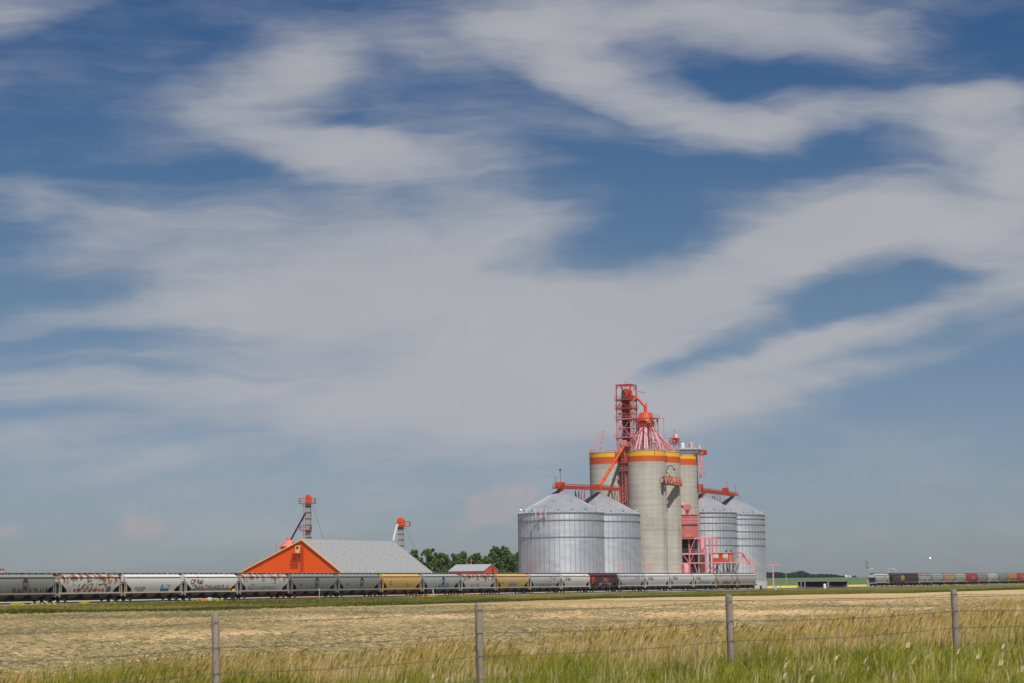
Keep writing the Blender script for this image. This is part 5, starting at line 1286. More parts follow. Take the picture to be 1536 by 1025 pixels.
# track-side things
def beside(u, d, z=0): p0 = P0-NN*d; return p0+T*along(p0, T, u, z, -60, 900)
q = beside(350.6, 6); zt = zat(q.x, q.y, 885.5)
root = empty('switch_target', (q.x, q.y, -.9), 'round yellow target on a dark trackside stand', 'track signal')
mb = MB(); mb.tube((q.x, q.y, -1), (q.x, q.y, zt), .06, n=8); mb.obox(q, T*.25, NN*.2, -1, -.1); mb.obox(q, T*.18, NN*.18, -.1, .3); mb.build('stand', M['dark'], root)
e = V((-.25, -1, 0)).normalized(); mb = MB(); mb.tube(V((q.x, q.y, zt))+e*.08, V((q.x, q.y, zt))+e*.14, .27, n=20); mb.build('target', M['yellowpaint'], root)
q = beside(306.5, 5); mb = MB(); mb.lathe((q.x, q.y, 0), [(.72, -.9), (.72, -.25), (.5, .05), (.15, .22), (.02, .24)], 16); mb.lathe((q.x, q.y, 0), [(.75, -.45), (.8, -.4), (.75, -.35)], 16)
tag(mb.build('trackside_drum', M['orange']), 'orange-red domed drum on the ground beside the train', 'drum')
q = beside(314.6, 6.5); root = empty('trackside_sign', (q.x, q.y, -1), 'small blank grey sign on a post right of the orange-red drum', 'sign')
mb = MB(); mb.obox(q, V((.05, 0, 0)), V((0, .05, 0)), -1.2, -.2); mb.build('post', M['dark'], root); zz = zat(q.x, q.y, 896.2); z0_ = zat(q.x, q.y, 901.2); mb = MB(); mb.obox(q-V((0, .08, 0)), V((.36, 0, 0)), V((0, .03, 0)), z0_, zz); mb.build('panel', M['lightgrey'], root)
q = beside(479, 6); root = empty('marker_post', (q.x, q.y, -1), 'slender grey marker with a round top before the dark ribbed cars', 'marker'); zt = zat(q.x, q.y, 884.6)
mb = MB(); mb.tube((q.x, q.y, -1), (q.x, q.y, zt), .06, n=7); mb.build('post', M['lightgrey'], root); mb = MB(); mb.tube((q.x, q.y-.05, zt), (q.x, q.y-.12, zt), .17, n=14); mb.build('disc', M['lightgrey'], root)
p, q2 = beside(651.2, 6, -1), beside(650, 6, 0); zt = zat(q2.x, q2.y, 884.5); mb = MB(); mb.beam((p.x, p.y, -1), (q2.x-.1, q2.y, zt), .24, .1)
tag(mb.build('marker_stake', M['white']), 'leaning white marker stake in front of the blue graffiti', 'stake')
for u, v0, v1, r, lab in ((62.6, 904.8, 911, .12, 'short thick white stake in the verge at the left'), (40.5, 908, 914, .04, 'thin pale stake left of the thick white one'), (236.5, 904.5, 910, .04, 'thin pale stake below the plain white car'), (332.5, 897, 903, .04, 'thin pale stake left of the yellow target'), (617.5, 894, 901, .05, 'thin pale stake below the yellow car'), (708.5, 893, 899, .05, 'thin pale stake below the rust-blotched white car')):
    q = onz(u, v1, -1.0); q.y = min(q.y, trackY(u, -6)); q = V((xat(u, q.y, -.8), q.y, 0)); mb = MB(); mb.tube((q.x, q.y, -1.3), (q.x, q.y, zat(q.x, q.y, v0)), r, n=7); tag(mb.build('survey_stake', M['white']), lab, 'stake', 'white stakes in the verge')
q = beside(1141.5, 2.5); mb = MB(); mb.obox(q, T*.25, NN*.25, -.6, .9); mb.obox(q, T*.35, NN*.35, -.6, -.2)
tag(mb.build('switch_stand', M['dark']), 'small dark switch stand at the foot of the rightmost bin', 'switch stand')
q = beside(1163.5, 3); root = empty('relay_box', (q.x, q.y, GZ), 'small pale blue relay box beside the clear standing T-shaped post', 'relay box'); mb = MB(); mb.obox(q, T*.4, NN*.35, GZ+.25, GZ+1.3); mb.build('cabinet', M['lightgrey'], root); mb = MB(); mb.obox(q, T*.25, NN*.2, GZ, GZ+.25); mb.build('base', M['footing'], root)
q = beside(1170.5, 3); mb = MB(); mb.obox(q, T*.09, NN*.09, GZ, GZ+1.7); mb.obox(q, T*.15, NN*.4, GZ+1.4, GZ+1.75)
tag(mb.build('trackside_marker', M['grey']), 'grey marker board on a post right of the relay box', 'marker')
q = beside(1237, 4); mb = MB(); mb.tube((q.x, q.y, -.5), (q.x, q.y, .95), .5, .45, n=12); mb.lathe((q.x, q.y, 0), [(.45, .95), (.2, 1.15), (.02, 1.2)], 12)
tag(mb.build('propane_drum', M['white']), 'white drum standing between the two low black trailers', 'drum')
# machine top behind the leftmost car
Y = 420; root = empty('farm_sprayer', (at(3, 858, Y).x, Y, GZ), 'pink and dark teal machine top showing over the leftmost rail car', 'machine')
q = at(2, 859, Y); mb = MB(); mb.box(q.x-1.1, q.x+.75, Y-1, Y+1, GZ, q.z+.15); 
for k in range(3): mb.tube((q.x+.2+k*.3, Y-.9, q.z+.1), (q.x+.2+k*.3, Y-.9, q.z+.5-.1*k), .1, n=7)
mb.build('body', M['palepink'], root)
tm = paint('dark_teal_paint', (.03, .09, .11), .5); mb = MB(); p = at(4.5, 854.8, Y); mb.lathe((p.x, Y, p.z), [(.05, -.3), (.3, -.1), (.3, .1), (.05, .25)], 12); mb.lathe((p.x-.5, Y, p.z), [(.05, -.3), (.3, -.1), (.3, .1), (.05, .25)], 12); mb.build('beacon', tm, root)
mb = MB(); mb.box(p.x-.7, p.x+.05, Y-.1, Y+.1, q.z+.1, p.z-.2); mb.build('bracket', tm, root)

# ------------------------------------------------------------------ fence
FP = [(-80, 940, 1085, 34.7, 0), (325.5, 921.8, 1052, 36.0, 1), (720.5, 905.8, 1024, 37.3, 2), (1096.5, 893, 1004, 38.5, 3), (1434.5, 884.8, 984, 39.8, 5), (1762, 877, 966, 41.1, 0)]
pts = []
for u, vt, vb, Y, ln in FP:
    x = xat(u, Y, .6); pts.append((V((x, Y, float(height(x, Y)))), zat(x, Y, vt)))
root = empty('wire_fence', pts[2][0], 'old wire fence on weathered grey wooden posts in the roadside grass', 'fence')
for i, (p, zt) in enumerate(pts):
    mb = MB(); rr = random.Random(i+5); n = 12; lean = V((-.01-.012*rr.random()*(1 if i else 1), .01*rr.random(), 0)); zs = [p.z-.3, p.z+.3, p.z+.7, zt-.05, zt]
    rows = []
    for j, z in enumerate(zs):
        k = (z-p.z); rad = (.062 if j < 4 else .046)*(1+.05*rr.uniform(-1, 1)); rows.append([(p.x+lean.x*k+rad*math.cos(2*math.pi*a/n)*(1+.08*math.sin(3*a+i)), p.y+lean.y*k+rad*math.sin(2*math.pi*a/n), z+(.02*math.sin(a*2+i) if j == 4 else 0)) for a in range(n)])
    mb.grid(rows, True, closed=True); mb.face(rows[-1]); mb.build('fence_post', M['wood'], root)
for f in (.93, .68, .43, .18):
    mb = MB()
    for (p, zt), (q, zq) in zip(pts, pts[1:]):
        h0, h1 = zt-p.z, zq-q.z; prev = None
        for k in range(9):
            t = k/8; z = (p.z+h0*f)*(1-t)+(q.z+h1*f)*t-.05*math.sin(math.pi*t); c = p.lerp(q, t)+V((0, -.062, 0)); c = V((c.x, c.y, z))
            if prev: mb.tube(prev, c, .0045, n=5, cap=False)
            prev = c
        for k in range(1, 30):
            t = k/30; c = p.lerp(q, t); z = (p.z+h0*f)*(1-t)+(q.z+h1*f)*t-.05*math.sin(math.pi*t); c = V((c.x, c.y-.062, z)); mb.beam(c+V((-.012, 0, -.018)), c+V((.012, 0, .018)), .005)
    mb.build('barbed_wire', M['wire'], root)

# ------------------------------------------------------------------ grass and straw
def blades(x, y, z, h, w, lean, rnd, seg=2, spread=None):
    """bent tapering blades; arrays in, verts/loops out"""
    n = len(x); th = RNG.random(n)*math.pi; ax = np.cos(th)*w/2; ay = np.sin(th)*w/2*.6
    dl = spread if spread is not None else RNG.normal(0, .35, n)
    dx = lean*h*np.cos(dl); dy = lean*h*np.sin(dl)
    V0 = np.stack([np.stack([x-ax, y-ay, z], 1), np.stack([x+ax, y+ay, z], 1),
                   np.stack([x+ax*.8+dx*.3, y+ay*.8+dy*.3, z+h*.58], 1), np.stack([x-ax*.8+dx*.3, y-ay*.8+dy*.3, z+h*.58], 1),
                   np.stack([x+dx, y+dy, z+h*(1-.25*np.clip(np.abs(lean), 0, 1))], 1)], 1).reshape(-1, 3)
    i = np.arange(n)[:, None]*5
    fl = np.concatenate([i+0, i+1, i+2, i+3, i+3, i+2, i+4], 1).ravel()
    sz = np.tile([4, 3], n)
    return V0, fl, sz, np.repeat(rnd, 5)
def clumpy(x, y, s, seed):
    """cheap smooth value field in 0..1 for patchiness"""
    r = np.random.default_rng(seed); v = np.zeros_like(x)
    for k in range(5):
        a = r.random()*6.28; f = s*(1.6**k)*(.7+.6*r.random()); v += np.sin(f*(x*math.cos(a)+y*math.sin(a))+r.random()*6.28)/(1.25**k)
    return np.clip(.5+v*.22, 0, 1)
# short lush roadside grass around and before the fence: tufts of blades spreading from a common foot
def tufts(nt_, m_, y0, y1, hfun, rfun, rad, wid, lean, yexp=.9):
    ty = y0+(y1-y0)*RNG.random(nt_)**yexp; tx = (RNG.random(nt_)*2-1)*(ty*.262+1.5)
    th = hfun(tx, ty); tr = rfun(tx, ty); rp = lambda q: np.repeat(q, m_)
    a = RNG.random(nt_*m_)*6.28; r = rad*RNG.random(nt_*m_)**.6; x = rp(tx)+r*np.cos(a); y = rp(ty)+r*np.sin(a); n = len(x)
    h = rp(th)*(.45+.65*RNG.random(n)); dl = np.arctan2(np.sin(a)*.8, np.cos(a)*.8+.55)+RNG.normal(0, .3, n)
    return blades(x, y, height(x, y)-.02, h, wid*(.7+.7*RNG.random(n)), lean*(.3+1.1*RNG.random(n)), np.clip(rp(tr)+RNG.normal(0, .13, n), 0, 1), spread=dl)
left = lambda x, y: 1+.5*smooth(1, -8, x)*smooth(36, 41, y)
B = tufts(15000, 13, 22, 49, lambda x, y: (.18+.30*RNG.random(len(x))**1.3)*(.55+.8*clumpy(x, y, 1.1, 3))*(1+.35*smooth(36, 42, y))*left(x, y),
          lambda x, y: np.clip(.62*clumpy(x, y, .9, 5)+.42*RNG.random(len(x))**1.5-.13+.10*smooth(2, 9, x), 0, .95), .13, .010, .45, .85)
o = raw_mesh('roadside_grass', B[0], B[1], B[2], M['grass'], {'rnd': B[3]}); tag(o, 'lush yellow-green grass along the roadside around the fence', 'grass', kind='stuff')
B = tufts(800, 5, 26, 47, lambda x, y: (.40+.28*RNG.random(len(x)))*(.6+.6*clumpy(x, y, 1.0, 8)), lambda x, y: .62+.35*RNG.random(len(x)), .10, .007, .22)
o = raw_mesh('dead_stems', B[0], B[1], B[2], M['drygrass'], {'rnd': B[3]}); tag(o, 'dead pale stems standing in the green roadside grass', 'grass', kind='stuff')
# taller weeds in bands behind the fence: dry stems and seed heads
n = 62000
y = 40+14*RNG.random(n); x = (RNG.random(n)*2-1)*(y*.262+1.5); y = y+3.5*smooth(0, -8, x)
pt = np.clip(clumpy(x, y*.4, 1.1, 11)+.8*np.exp(-((x+4.3)/1.3)**2)*np.exp(-((y-41)/3.)**2)+.25*smooth(4, 9, x), 0, 1.25); keep = RNG.random(n) < .05+.68*pt**1.5; x, y, pt = x[keep], y[keep], pt[keep]; n = len(x)
h = (.30+.38*RNG.random(n))*(.42+1.0*pt); g = np.clip(clumpy(x, y*.5, .8, 12)+.7*np.exp(-((x+4.3)/1.2)**2)*np.exp(-((y-41)/3.)**2), 0, 1); rn = np.clip(RNG.random(n)*.45+.75*(1-g)*RNG.random(n)+.22, 0, 1)
B = list(blades(x, y, height(x, y)-.02, h, .008+.009*RNG.random(n), .08+.34*RNG.random(n), rn, spread=RNG.normal(0, .8, n)))
q_ = B[3].reshape(-1, 5); q_[:, 4] = .15+.3*RNG.random(n); q_[:, :2] = np.clip(q_[:, :2]-.25, 0, 1); B[3] = q_.ravel()
o = raw_mesh('tall_dry_grass', B[0], B[1], B[2], M['drygrass'], {'rnd': B[3]}); tag(o, 'tall dry golden grass beyond the fence', 'grass', kind='stuff')
n = 9000
y = 39+13*RNG.random(n); x = (RNG.random(n)*2-1)*(y*.262+1.5); pt = clumpy(x, y*.4, 1.1, 11); keep = RNG.random(n) < .15+pt; x, y, pt = x[keep], y[keep], pt[keep]; n = len(x)
z0 = height(x, y)-.02; h = (.5+.35*RNG.random(n))*(.65+.6*pt); ln = .12+.25*RNG.random(n); dl = RNG.normal(0, .3, n); rn = np.clip(.5*RNG.random(n)+.5*RNG.random(n), 0, 1)
B = blades(x, y, z0, h, np.full(n, .006), ln, rn, spread=dl)
hx, hy, hz = x+ln*h*np.cos(dl)*.9, y+ln*h*np.sin(dl)*.9, z0+h*(.93-.2*ln)
B2_ = blades(hx, hy, hz-.03, .10+.09*RNG.random(n), .020+.016*RNG.random(n), .5+.4*RNG.random(n), rn, spread=dl)
co = np.concatenate([B[0], B2_[0]]); fl = np.concatenate([B[1], B2_[1]+len(B[0])]); sz = np.concatenate([B[2], B2_[2]])
o = raw_mesh('seeding_grass', co, fl, sz, M['seed'], {'rnd': np.concatenate([B[3], B2_[3]])}); tag(o, 'seed heads of tall roadside grass swaying above the fence line', 'grass', kind='stuff')
# pale fluffy heads in the foreground
n = 300
y = 27+11*RNG.random(n); x = (RNG.random(n)*2-1)*(y*.262+1); pt = clumpy(x, y*.5, 1.0, 21)+.25*smooth(3, 8, x)+.15*smooth(-4, -8, x); keep = RNG.random(n) < (pt-.35)*1.6; x, y = x[keep], y[keep]; n = len(x)
z0 = height(x, y); h = .30+.25*RNG.random(n); dl = RNG.normal(0, .4, n); ln = .3+.4*RNG.random(n)
B = blades(x, y, z0, h, np.full(n, .006), ln, np.full(n, .9), spread=dl); hx, hy, hz = x+ln*h*np.cos(dl)*.9, y+ln*h*np.sin(dl)*.9, z0+h*.88
cos_, fls, szs, rs_ = [B[0]], [B[1]], [B[2]], [B[3]]; off = len(B[0])
for k in range(4):
    b_ = blades(hx+RNG.normal(0, .012, n), hy+RNG.normal(0, .012, n), hz-.05, .07+.06*RNG.random(n), .013+.010*RNG.random(n), .5+.5*RNG.random(n), np.clip(.7+.3*RNG.random(n), 0, 1), spread=dl+RNG.normal(0, .3, n))
    cos_.append(b_[0]); fls.append(b_[1]+off); szs.append(b_[2]); rs_.append(b_[3]); off += len(b_[0])
o = raw_mesh('pale_grass_heads', np.concatenate(cos_), np.concatenate(fls), np.concatenate(szs), M['drygrass'], {'rnd': np.concatenate(rs_)}); tag(o, 'pale fluffy grass heads scattered in the front grass', 'grass', kind='stuff')
# cut hay lying on the field, thicker in the swaths
n = 420000
y = 44*(330/44)**RNG.random(n); x = (RNG.random(n)*2-1)*(y*.255+2)
rowc = np.sin((y*.93-x*.12)*.42+.9*np.sin(x*.09)+.6*np.sin(x*.21+y*.1)); sw = np.clip(.52+.22*rowc+1.3*(clumpy(x, y*.5, .30, 31)-.5), .22, 1)
keep = (RNG.random(n) < sw) & (y < np.interp(x/y*F+768, EU, EYs)-1.5); x, y, sw = x[keep], y[keep], sw[keep]; n = len(x)
k = np.clip(y/90, .7, 3.2)
rn = np.clip(RNG.random(n)*.62+1.1*(clumpy(x, y*.7, .05, 33)-.40)-.22*(sw-.5), 0, 1)
def straws(x, y, z, L, w, rnd):
    n = len(x); th = RNG.normal(0, .75, n); tz = RNG.normal(0, .16, n)
    d = np.stack([np.cos(th), np.sin(th), tz], 1)*L[:, None]/2; u_ = np.stack([RNG.normal(0, .3, n), RNG.uniform(.5, 2.2, n), np.ones(n)], 1)*w[:, None]/2
    c = np.stack([x, y, z], 1); bend = u_*RNG.normal(0, 2.2, (n, 1))
    v = np.stack([c-d-u_*.4, c+bend-u_, c+d-u_*.4, c+d+u_*.4, c+bend+u_, c-d+u_*.4], 1).reshape(-1, 3); i = np.arange(n)[:, None]*6
    return v, np.concatenate([i, i+1, i+4, i+5, i+1, i+2, i+3, i+4], 1).ravel(), np.full(2*n, 4), np.repeat(rnd, 6)
B = straws(x, y, height(x, y)+.02+.10*sw*RNG.random(n), (.18+.40*RNG.random(n))*k**.5, (.012+.016*RNG.random(n))*k, rn)
n = 7000
ly = 56*(300/56)**RNG.random(n); lx = (RNG.random(n)*2-1)*(ly*.255+2); kp = (RNG.random(n) < .08+1.5*clumpy(lx, ly*.5, .16, 35)**2) & (ly < np.interp(lx/ly*F+768, EU, EYs)-3); lx, ly = lx[kp], ly[kp]
m_ = 26; ls = .25+.75*RNG.random(len(lx))**2; lr = RNG.normal(.24, .15, len(lx)); x2 = np.repeat(lx, m_)+RNG.normal(size=len(lx)*m_)*np.repeat(ls, m_)*1.6; y2 = np.repeat(ly, m_)+RNG.normal(size=len(lx)*m_)*np.repeat(ls, m_)*.7; n2_ = len(x2)
L2 = straws(x2, y2, height(x2, y2)+np.repeat(ls, m_)*.32*RNG.random(n2_)**1.5, .25+.45*RNG.random(n2_), .025+.035*RNG.random(n2_), np.clip(np.repeat(lr, m_)+RNG.normal(0, .15, n2_), 0, 1))
B = (np.concatenate([B[0], L2[0]]), np.concatenate([B[1], L2[1]+len(B[0])]), np.concatenate([B[2], L2[2]]), np.concatenate([B[3], L2[3]]))
o = raw_mesh('cut_hay', B[0], B[1], B[2], M['straw'], {'rnd': B[3]}); tag(o, 'cut hay lying in loose swaths on the field', 'hay', kind='stuff')
# verge along the railway
n = 170000
u = -120+1800*RNG.random(n); t = RNG.random(n)
ya = np.interp(u, EU, EYs); q_ = P0-NN*3.0; kk = (u-768)/F; yb = (q_.y*T.x-q_.x*T.y)/(T.x-kk*T.y)
front = RNG.random(n) < .3; t = np.where(front, t*.10, t); y = ya+(yb-ya)*t; x = kk*y
keep = np.ones(n, bool); pt = clumpy(x, y, .10, 41); p2 = clumpy(x, y, .035, 43)
h = (.28+.35*RNG.random(n))*(.5+.8*pt)*np.where(t < .12, 1.25, 1.); 
rn = np.clip(.15+.55*RNG.random(n)+.55*(p2-.5)+np.where(t < .10, -.28, .10)+.2*smooth(600, 1000, u)*.5, 0, 1)
B = blades(x, y, height(x, y)-.05, h, .10+.12*RNG.random(n), .2+.4*RNG.random(n), rn)
o = raw_mesh('verge_grass', B[0], B[1], B[2], M['verge'], {'rnd': B[3]}); tag(o, 'rough green and yellow grass on the verge between field and railway', 'grass', kind='stuff')
# yellow blossoms by the ballast
xs, ys = [], []
for uc, w_, k_ in ((27, 12, 160), (48, 3, 30), (56, 2, 25), (70, 4, 40), (81, 2, 20), (126, 7, 120), (170, 3, 15), (290, 14, 60), (322, 10, 60), (640, 12, 40), (690, 25, 60)):
    uu = RNG.normal(uc, w_*.5, k_); dd = 5.2+RNG.random(k_)*3; qy = []
    for a_, d_ in zip(uu, dd): Y_ = trackY(float(a_), -float(d_)); ys.append(Y_); xs.append((a_-768)/F*Y_)
xs, ys = np.array(xs), np.array(ys); n = len(xs)
B = blades(xs, ys, height(xs, ys)+.15+.35*RNG.random(n), .12+.12*RNG.random(n), .16+.12*RNG.random(n), .4*RNG.random(n), RNG.random(n))
o = raw_mesh('yellow_blossoms', B[0], B[1], B[2], M['flower'], {'rnd': B[3]}); tag(o, 'yellow blossoms in the verge beside the train', 'flowers', kind='stuff')

# ------------------------------------------------------------------ light
SUN_EL, SUN_AZ = 56, 19          # azimuth: degrees right of straight behind the camera
sd = V((math.sin(R(SUN_AZ))*math.cos(R(SUN_EL)), -math.cos(R(SUN_AZ))*math.cos(R(SUN_EL)), math.sin(R(SUN_EL))))
sl = bpy.data.lights.new('sun', 'SUN'); so = bpy.data.objects.new('sun', sl); COL.objects.link(so)
sl.energy = 5.0; sl.angle = R(.5); sl.color = (1, .955, .89); so.rotation_euler = sd.to_track_quat('Z', 'Y').to_euler(); so.location = (50, -50, 100)
W = bpy.data.worlds.new('World'); sc.world = W; W.use_nodes = True; nt = W.node_tree; bg = nt.nodes['Background']
sky = N(nt, 'ShaderNodeTexSky', sky_type='NISHITA', sun_disc=False); sky.sun_elevation = R(SUN_EL); sky.sun_rotation = math.atan2(sd.x, sd.y); sky.altitude = 900; sky.air_density = 1.0; sky.dust_density = 1.2; sky.ozone_density = 1.5
SKS = .085
# cirrus, laid out on the sky by direction: gnomonic (x/y, z/y) in 1/F radians
tc = N(nt, 'ShaderNodeTexCoord'); sp = N(nt, 'ShaderNodeSeparateXYZ'); nt.links.new(tc.outputs['Generated'], sp.inputs[0])
yy = mathn(nt, 'MAXIMUM', mathn(nt, 'ABSOLUTE', sp.outputs[1]), .08)
px_ = mathn(nt, 'MULTIPLY', mathn(nt, 'DIVIDE', sp.outputs[0], yy), F); pz_ = mathn(nt, 'MULTIPLY', mathn(nt, 'DIVIDE', sp.outputs[2], yy), F)
cb = N(nt, 'ShaderNodeCombineXYZ'); nt.links.new(px_, cb.inputs[0]); nt.links.new(pz_, cb.inputs[1]); P = cb.outputs[0]
def vscale(vec, s):
    n_ = N(nt, 'ShaderNodeMapping'); n_.inputs['Scale'].default_value = s; nt.links.new(vec, n_.inputs['Vector']); return n_.outputs[0]
def vnoise(vec, scale, detail, rough=.5):
    n_ = N(nt, 'ShaderNodeTexNoise'); n_.inputs['Scale'].default_value = scale; n_.inputs['Detail'].default_value = detail; n_.inputs['Roughness'].default_value = rough; nt.links.new(vec, n_.inputs['Vector']); return n_
def warp(vec, amp, s, scale, detail):
    w = vnoise(vscale(vec, s), scale, detail); a = N(nt, 'ShaderNodeVectorMath', operation='SUBTRACT'); nt.links.new(w.outputs['Color'], a.inputs[0]); a.inputs[1].default_value = (.5, .5, .5)
    b_ = N(nt, 'ShaderNodeVectorMath', operation='MULTIPLY'); nt.links.new(a.outputs[0], b_.inputs[0]); b_.inputs[1].default_value = amp
    c_ = N(nt, 'ShaderNodeVectorMath', operation='ADD'); nt.links.new(vec, c_.inputs[0]); nt.links.new(b_.outputs[0], c_.inputs[1]); return c_.outputs[0]
PW = warp(P, (150, 70, 0), (.6, 1.2, 1), 1/190, 3)
PW = warp(PW, (46, 26, 0), (.6, 1.3, 1), 1/55, 4)
BLOBS = [  # photo column, row, half width, half height, tilt (deg, up to the right), weight
 (470, 400, 430, 95, 0, .75), (740, 440, 470, 110, -6, .85), (600, 520, 640, 95, 0, .7), (480, 600, 600, 75, 2, .5), (650, 690, 560, 110, 0, .42), (700, 400, 230, 60, -14, .35),
 (230, 312, 210, 42, 0, .50), (60, 290, 150, 22, -8, .38), (30, 316, 60, 11, -5, .35), (100, 380, 160, 26, 12, .3),
 (360, 140, 185, 62, 16, .95), (440, 110, 120, 30, -8, .3), (470, 215, 190, 36, -14, .75), (545, 232, 190, 38, -8, .5), (470, 82, 95, 42, -10, .45), (450, 27, 140, 22, 0, .28),
 (640, 180, 300, 70, -4, .45), (640, 270, 260, 70, -10, .42), (800, 300, 160, 80, -20, .4), (600, 60, 220, 40, 0, .25),
 (1000, 32, 420, 66, 0, .95), (800, 20, 200, 34, -8, .5), (1240, 55, 230, 46, -8, .75), (880, 105, 210, 42, -20, .75), (1030, 165, 220, 36, -18, .85), (1150, 190, 150, 26, 8, .55), (1250, 160, 270, 32, 3, .7), (1430, 200, 130, 56, -14, .75), (1530, 195, 120, 70, 0, .7), (1520, 140, 120, 22, 4, .4),
 (1230, 320, 230, 62, -4, .95), (1430, 340, 290, 78, 2, .95), (1520, 265, 100, 50, 35, .8), (1150, 400, 260, 52, 22, .75), (1000, 430, 260, 44, 14, .6), (1530, 420, 130, 70, 0, .7), (1400, 465, 260, 24, 12, .75), (1260, 500, 220, 26, 16, .5),
 (880, 545, 430, 56, 10, .7), (1010, 590, 330, 42, 8, .75), (1200, 570, 260, 17, 9, .6), (1110, 615, 230, 22, 7, .45), (800, 630, 330, 60, 2, .5), (1380, 520, 240, 20, 8, .35),
 (150, 580, 270, 32, 0, .55), (90, 665, 200, 26, 2, .4), (215, 700, 140, 15, 12, .3), (20, 18, 150, 38, 16, .75),
 (330, 470, 160, 30, 0, .3), (120, 470, 150, 26, 0, .2),
 (850, 385, 150, 34, 6, -.75), (960, 350, 120, 44, 0, -.5), (1310, 430, 150, 36, 0, -1.0), (1440, 415, 80, 16, -6, -.4), (160, 508, 230, 15, 0, -.55), (250, 551, 180, 11, -5, -.5), (80, 618, 170, 20, 0, -.5), (200, 660, 160, 16, 2, -.4), (60, 430, 150, 34, 6, -.5), (475, 178, 140, 12, 0, -.4), (770, 598, 100, 12, 6, -.3), (1140, 112, 210, 26, 0, -.38), (640, 325, 160, 22, -6, -.3), (140, 292, 60, 11, -5, -.5), (640, 145, 180, 26, 0, -.25), (1000, 505, 260, 16, 16, -.35), (1450, 560, 400, 60, 0, -.3), (950, 280, 230, 60, -8, -.55), (1200, 242, 240, 28, 6, -.5), (1110, 512, 260, 24, 20, -1.0), (960, 560, 160, 12, 12, -.5), (870, 225, 120, 20, -10, -.25), (300, 250, 200, 14, 0, -.35), (110, 200, 160, 60, 0, -.3), (1300, 20, 60, 60, 0, -.2), (1480, 60, 160, 50, 0, -.5)]
dens = None
for (u, v, a, b_, rot, wt) in BLOBS:
    d = ray(u, v); cx, cz = d.x/d.y*F, d.z/d.y*F
    mp = N(nt, 'ShaderNodeMapping', vector_type='TEXTURE'); mp.inputs['Location'].default_value = (cx, cz, 0); mp.inputs['Rotation'].default_value = (0, 0, R(rot)+ROLL); mp.inputs['Scale'].default_value = (a*1.25, b_*1.35, 1)
    nt.links.new(PW, mp.inputs['Vector']); g = N(nt, 'ShaderNodeTexGradient', gradient_type='SPHERICAL'); nt.links.new(mp.outputs[0], g.inputs['Vector'])
    e = mathn(nt, 'SMOOTHSTEP' if False else 'POWER', g.outputs['Fac'], .8)
    dens = mathn(nt, 'MULTIPLY_ADD', e, wt, dens if dens is not None else 0.)
mid_ = vnoise(vscale(PW, (.45, 1.1, 1)), 1/130, 3, .5); dens = mathn(nt, 'ADD', dens, mathn(nt, 'MULTIPLY', mathn(nt, 'SUBTRACT', mid_.outputs['Fac'], .5), .7))
fine = vnoise(vscale(PW, (.35, 1.2, 1)), 1/60, 6, .6); dens = mathn(nt, 'ADD', dens, mathn(nt, 'MULTIPLY', mathn(nt, 'SUBTRACT', fine.outputs['Fac'], 0.5), .85))
fib = vnoise(vscale(PW, (.16, 1.5, 1)), 1/22, 5, .65); dens = mathn(nt, 'ADD', dens, mathn(nt, 'MULTIPLY', mathn(nt, 'SUBTRACT', fib.outputs['Fac'], .5), .55))
big = vnoise(vscale(P, (.5, 1.2, 1)), 1/260, 4, .55); dens = mathn(nt, 'ADD', dens, mathn(nt, 'MULTIPLY', mathn(nt, 'SUBTRACT', big.outputs['Fac'], .5), .3))
mr = N(nt, 'ShaderNodeMapRange', interpolation_type='SMOOTHSTEP'); mr.inputs[1].default_value = -.28; mr.inputs[2].default_value = 1.45; mr.inputs[3].default_value = 0; mr.inputs[4].default_value = .90; nt.links.new(dens, mr.inputs[0]); alpha = mr.outputs[0]
def k_(c): return tuple(x/SKS for x in c)
ccol = mixc(nt, big.outputs['Fac'], k_((.365, .385, .43)), k_((.52, .50, .505)))
# the clear sky: Nishita, deepened
hs_ = N(nt, 'ShaderNodeHueSaturation'); hs_.inputs['Saturation'].default_value = 1.0; hs_.inputs['Value'].default_value = 1.0; nt.links.new(sky.outputs[0], hs_.inputs['Color'])
el = N(nt, 'ShaderNodeMapRange'); el.inputs[1].default_value = 0; el.inputs[2].default_value = 870; nt.links.new(pz_, el.inputs[0])
TINTS = [(.02, (.55, .62, .78)), (.1, (.53, .59, .75)), (.29, (.50, .55, .69)), (.5, (.46, .53, .62)), (.75, (.34, .47, .605)), (.98, (.235, .40, .59))]
tint = ramp(nt, el.outputs[0], TINTS)
clear = mixc(nt, 1., hs_.outputs[0], tint.outputs[0], 'MULTIPLY')
col = mixc(nt, alpha, clear, ccol)
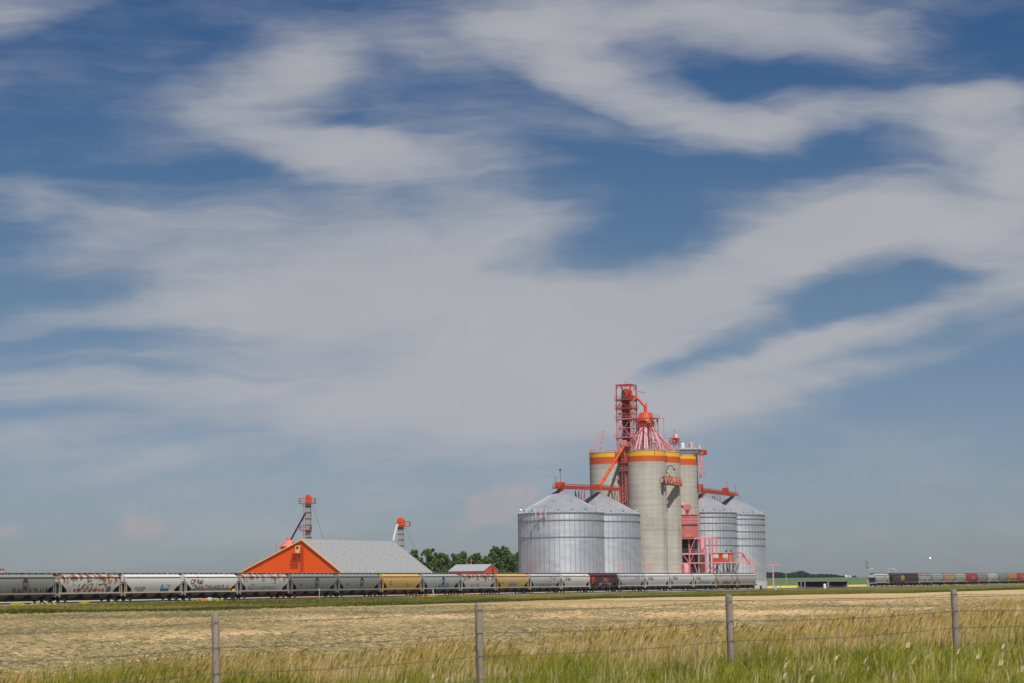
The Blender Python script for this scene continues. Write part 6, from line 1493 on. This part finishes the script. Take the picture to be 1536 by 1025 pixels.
# small warm cumulus low over the horizon
cdens = None
PC = warp(warp(P, (34, 28, 0), (1, 1, 1), 1/30, 3), (11, 10, 0), (1, 1, 1), 1/9, 4)
for (u, v, a, b_, wt) in ((755, 752, 52, 30, 1.0), (728, 764, 40, 20, .8), (790, 742, 26, 20, .7), (212, 792, 52, 26, .8), (12, 797, 30, 14, .6), (690, 792, 50, 20, .4), (1310, 800, 60, 22, .35), (1420, 795, 40, 18, .3)):
    d = ray(u, v); mp = N(nt, 'ShaderNodeMapping', vector_type='TEXTURE'); mp.inputs['Location'].default_value = (d.x/d.y*F, d.z/d.y*F, 0); mp.inputs['Scale'].default_value = (a*1.2, b_*1.3, 1); nt.links.new(PC, mp.inputs['Vector'])
    g = N(nt, 'ShaderNodeTexGradient', gradient_type='SPHERICAL'); nt.links.new(mp.outputs[0], g.inputs['Vector']); cdens = mathn(nt, 'MULTIPLY_ADD', g.outputs['Fac'], wt, cdens if cdens is not None else 0.)
m2 = N(nt, 'ShaderNodeMapRange', interpolation_type='SMOOTHSTEP'); m2.inputs[1].default_value = .12; m2.inputs[2].default_value = .62; m2.inputs[4].default_value = .52; nt.links.new(cdens, m2.inputs[0])
col = mixc(nt, m2.outputs[0], col, k_((.44, .385, .395)))
nt.links.new(col, bg.inputs['Color']); bg.inputs['Strength'].default_value = SKS
sc.view_settings.view_transform = 'Standard'; sc.view_settings.look = 'None'; sc.view_settings.exposure = 0; sc.view_settings.gamma = 1
sc.render.engine = 'CYCLES'; sc.cycles.max_bounces = 5; sc.cycles.diffuse_bounces = 3; sc.cycles.transparent_max_bounces = 8
sc.cycles.sample_clamp_indirect = 6

# ------------------------------------------------------------------ air
hm = bpy.data.materials.new('haze'); hm.use_nodes = True; hn = hm.node_tree; hn.nodes.remove(hn.nodes['Principled BSDF'])
pv = hn.nodes.new('ShaderNodeVolumePrincipled'); pv.inputs['Color'].default_value = (.80, .87, .95, 1); pv.inputs['Density'].default_value = 4e-5; pv.inputs['Anisotropy'].default_value = .2
hn.links.new(pv.outputs[0], hn.nodes['Material Output'].inputs['Volume'])
mb = MB(); mb.box(-4200, 4200, -400, 9400, -25, 75); tag(mb.build('haze', hm), kind='stuff')
sc.cycles.volume_bounces = 0
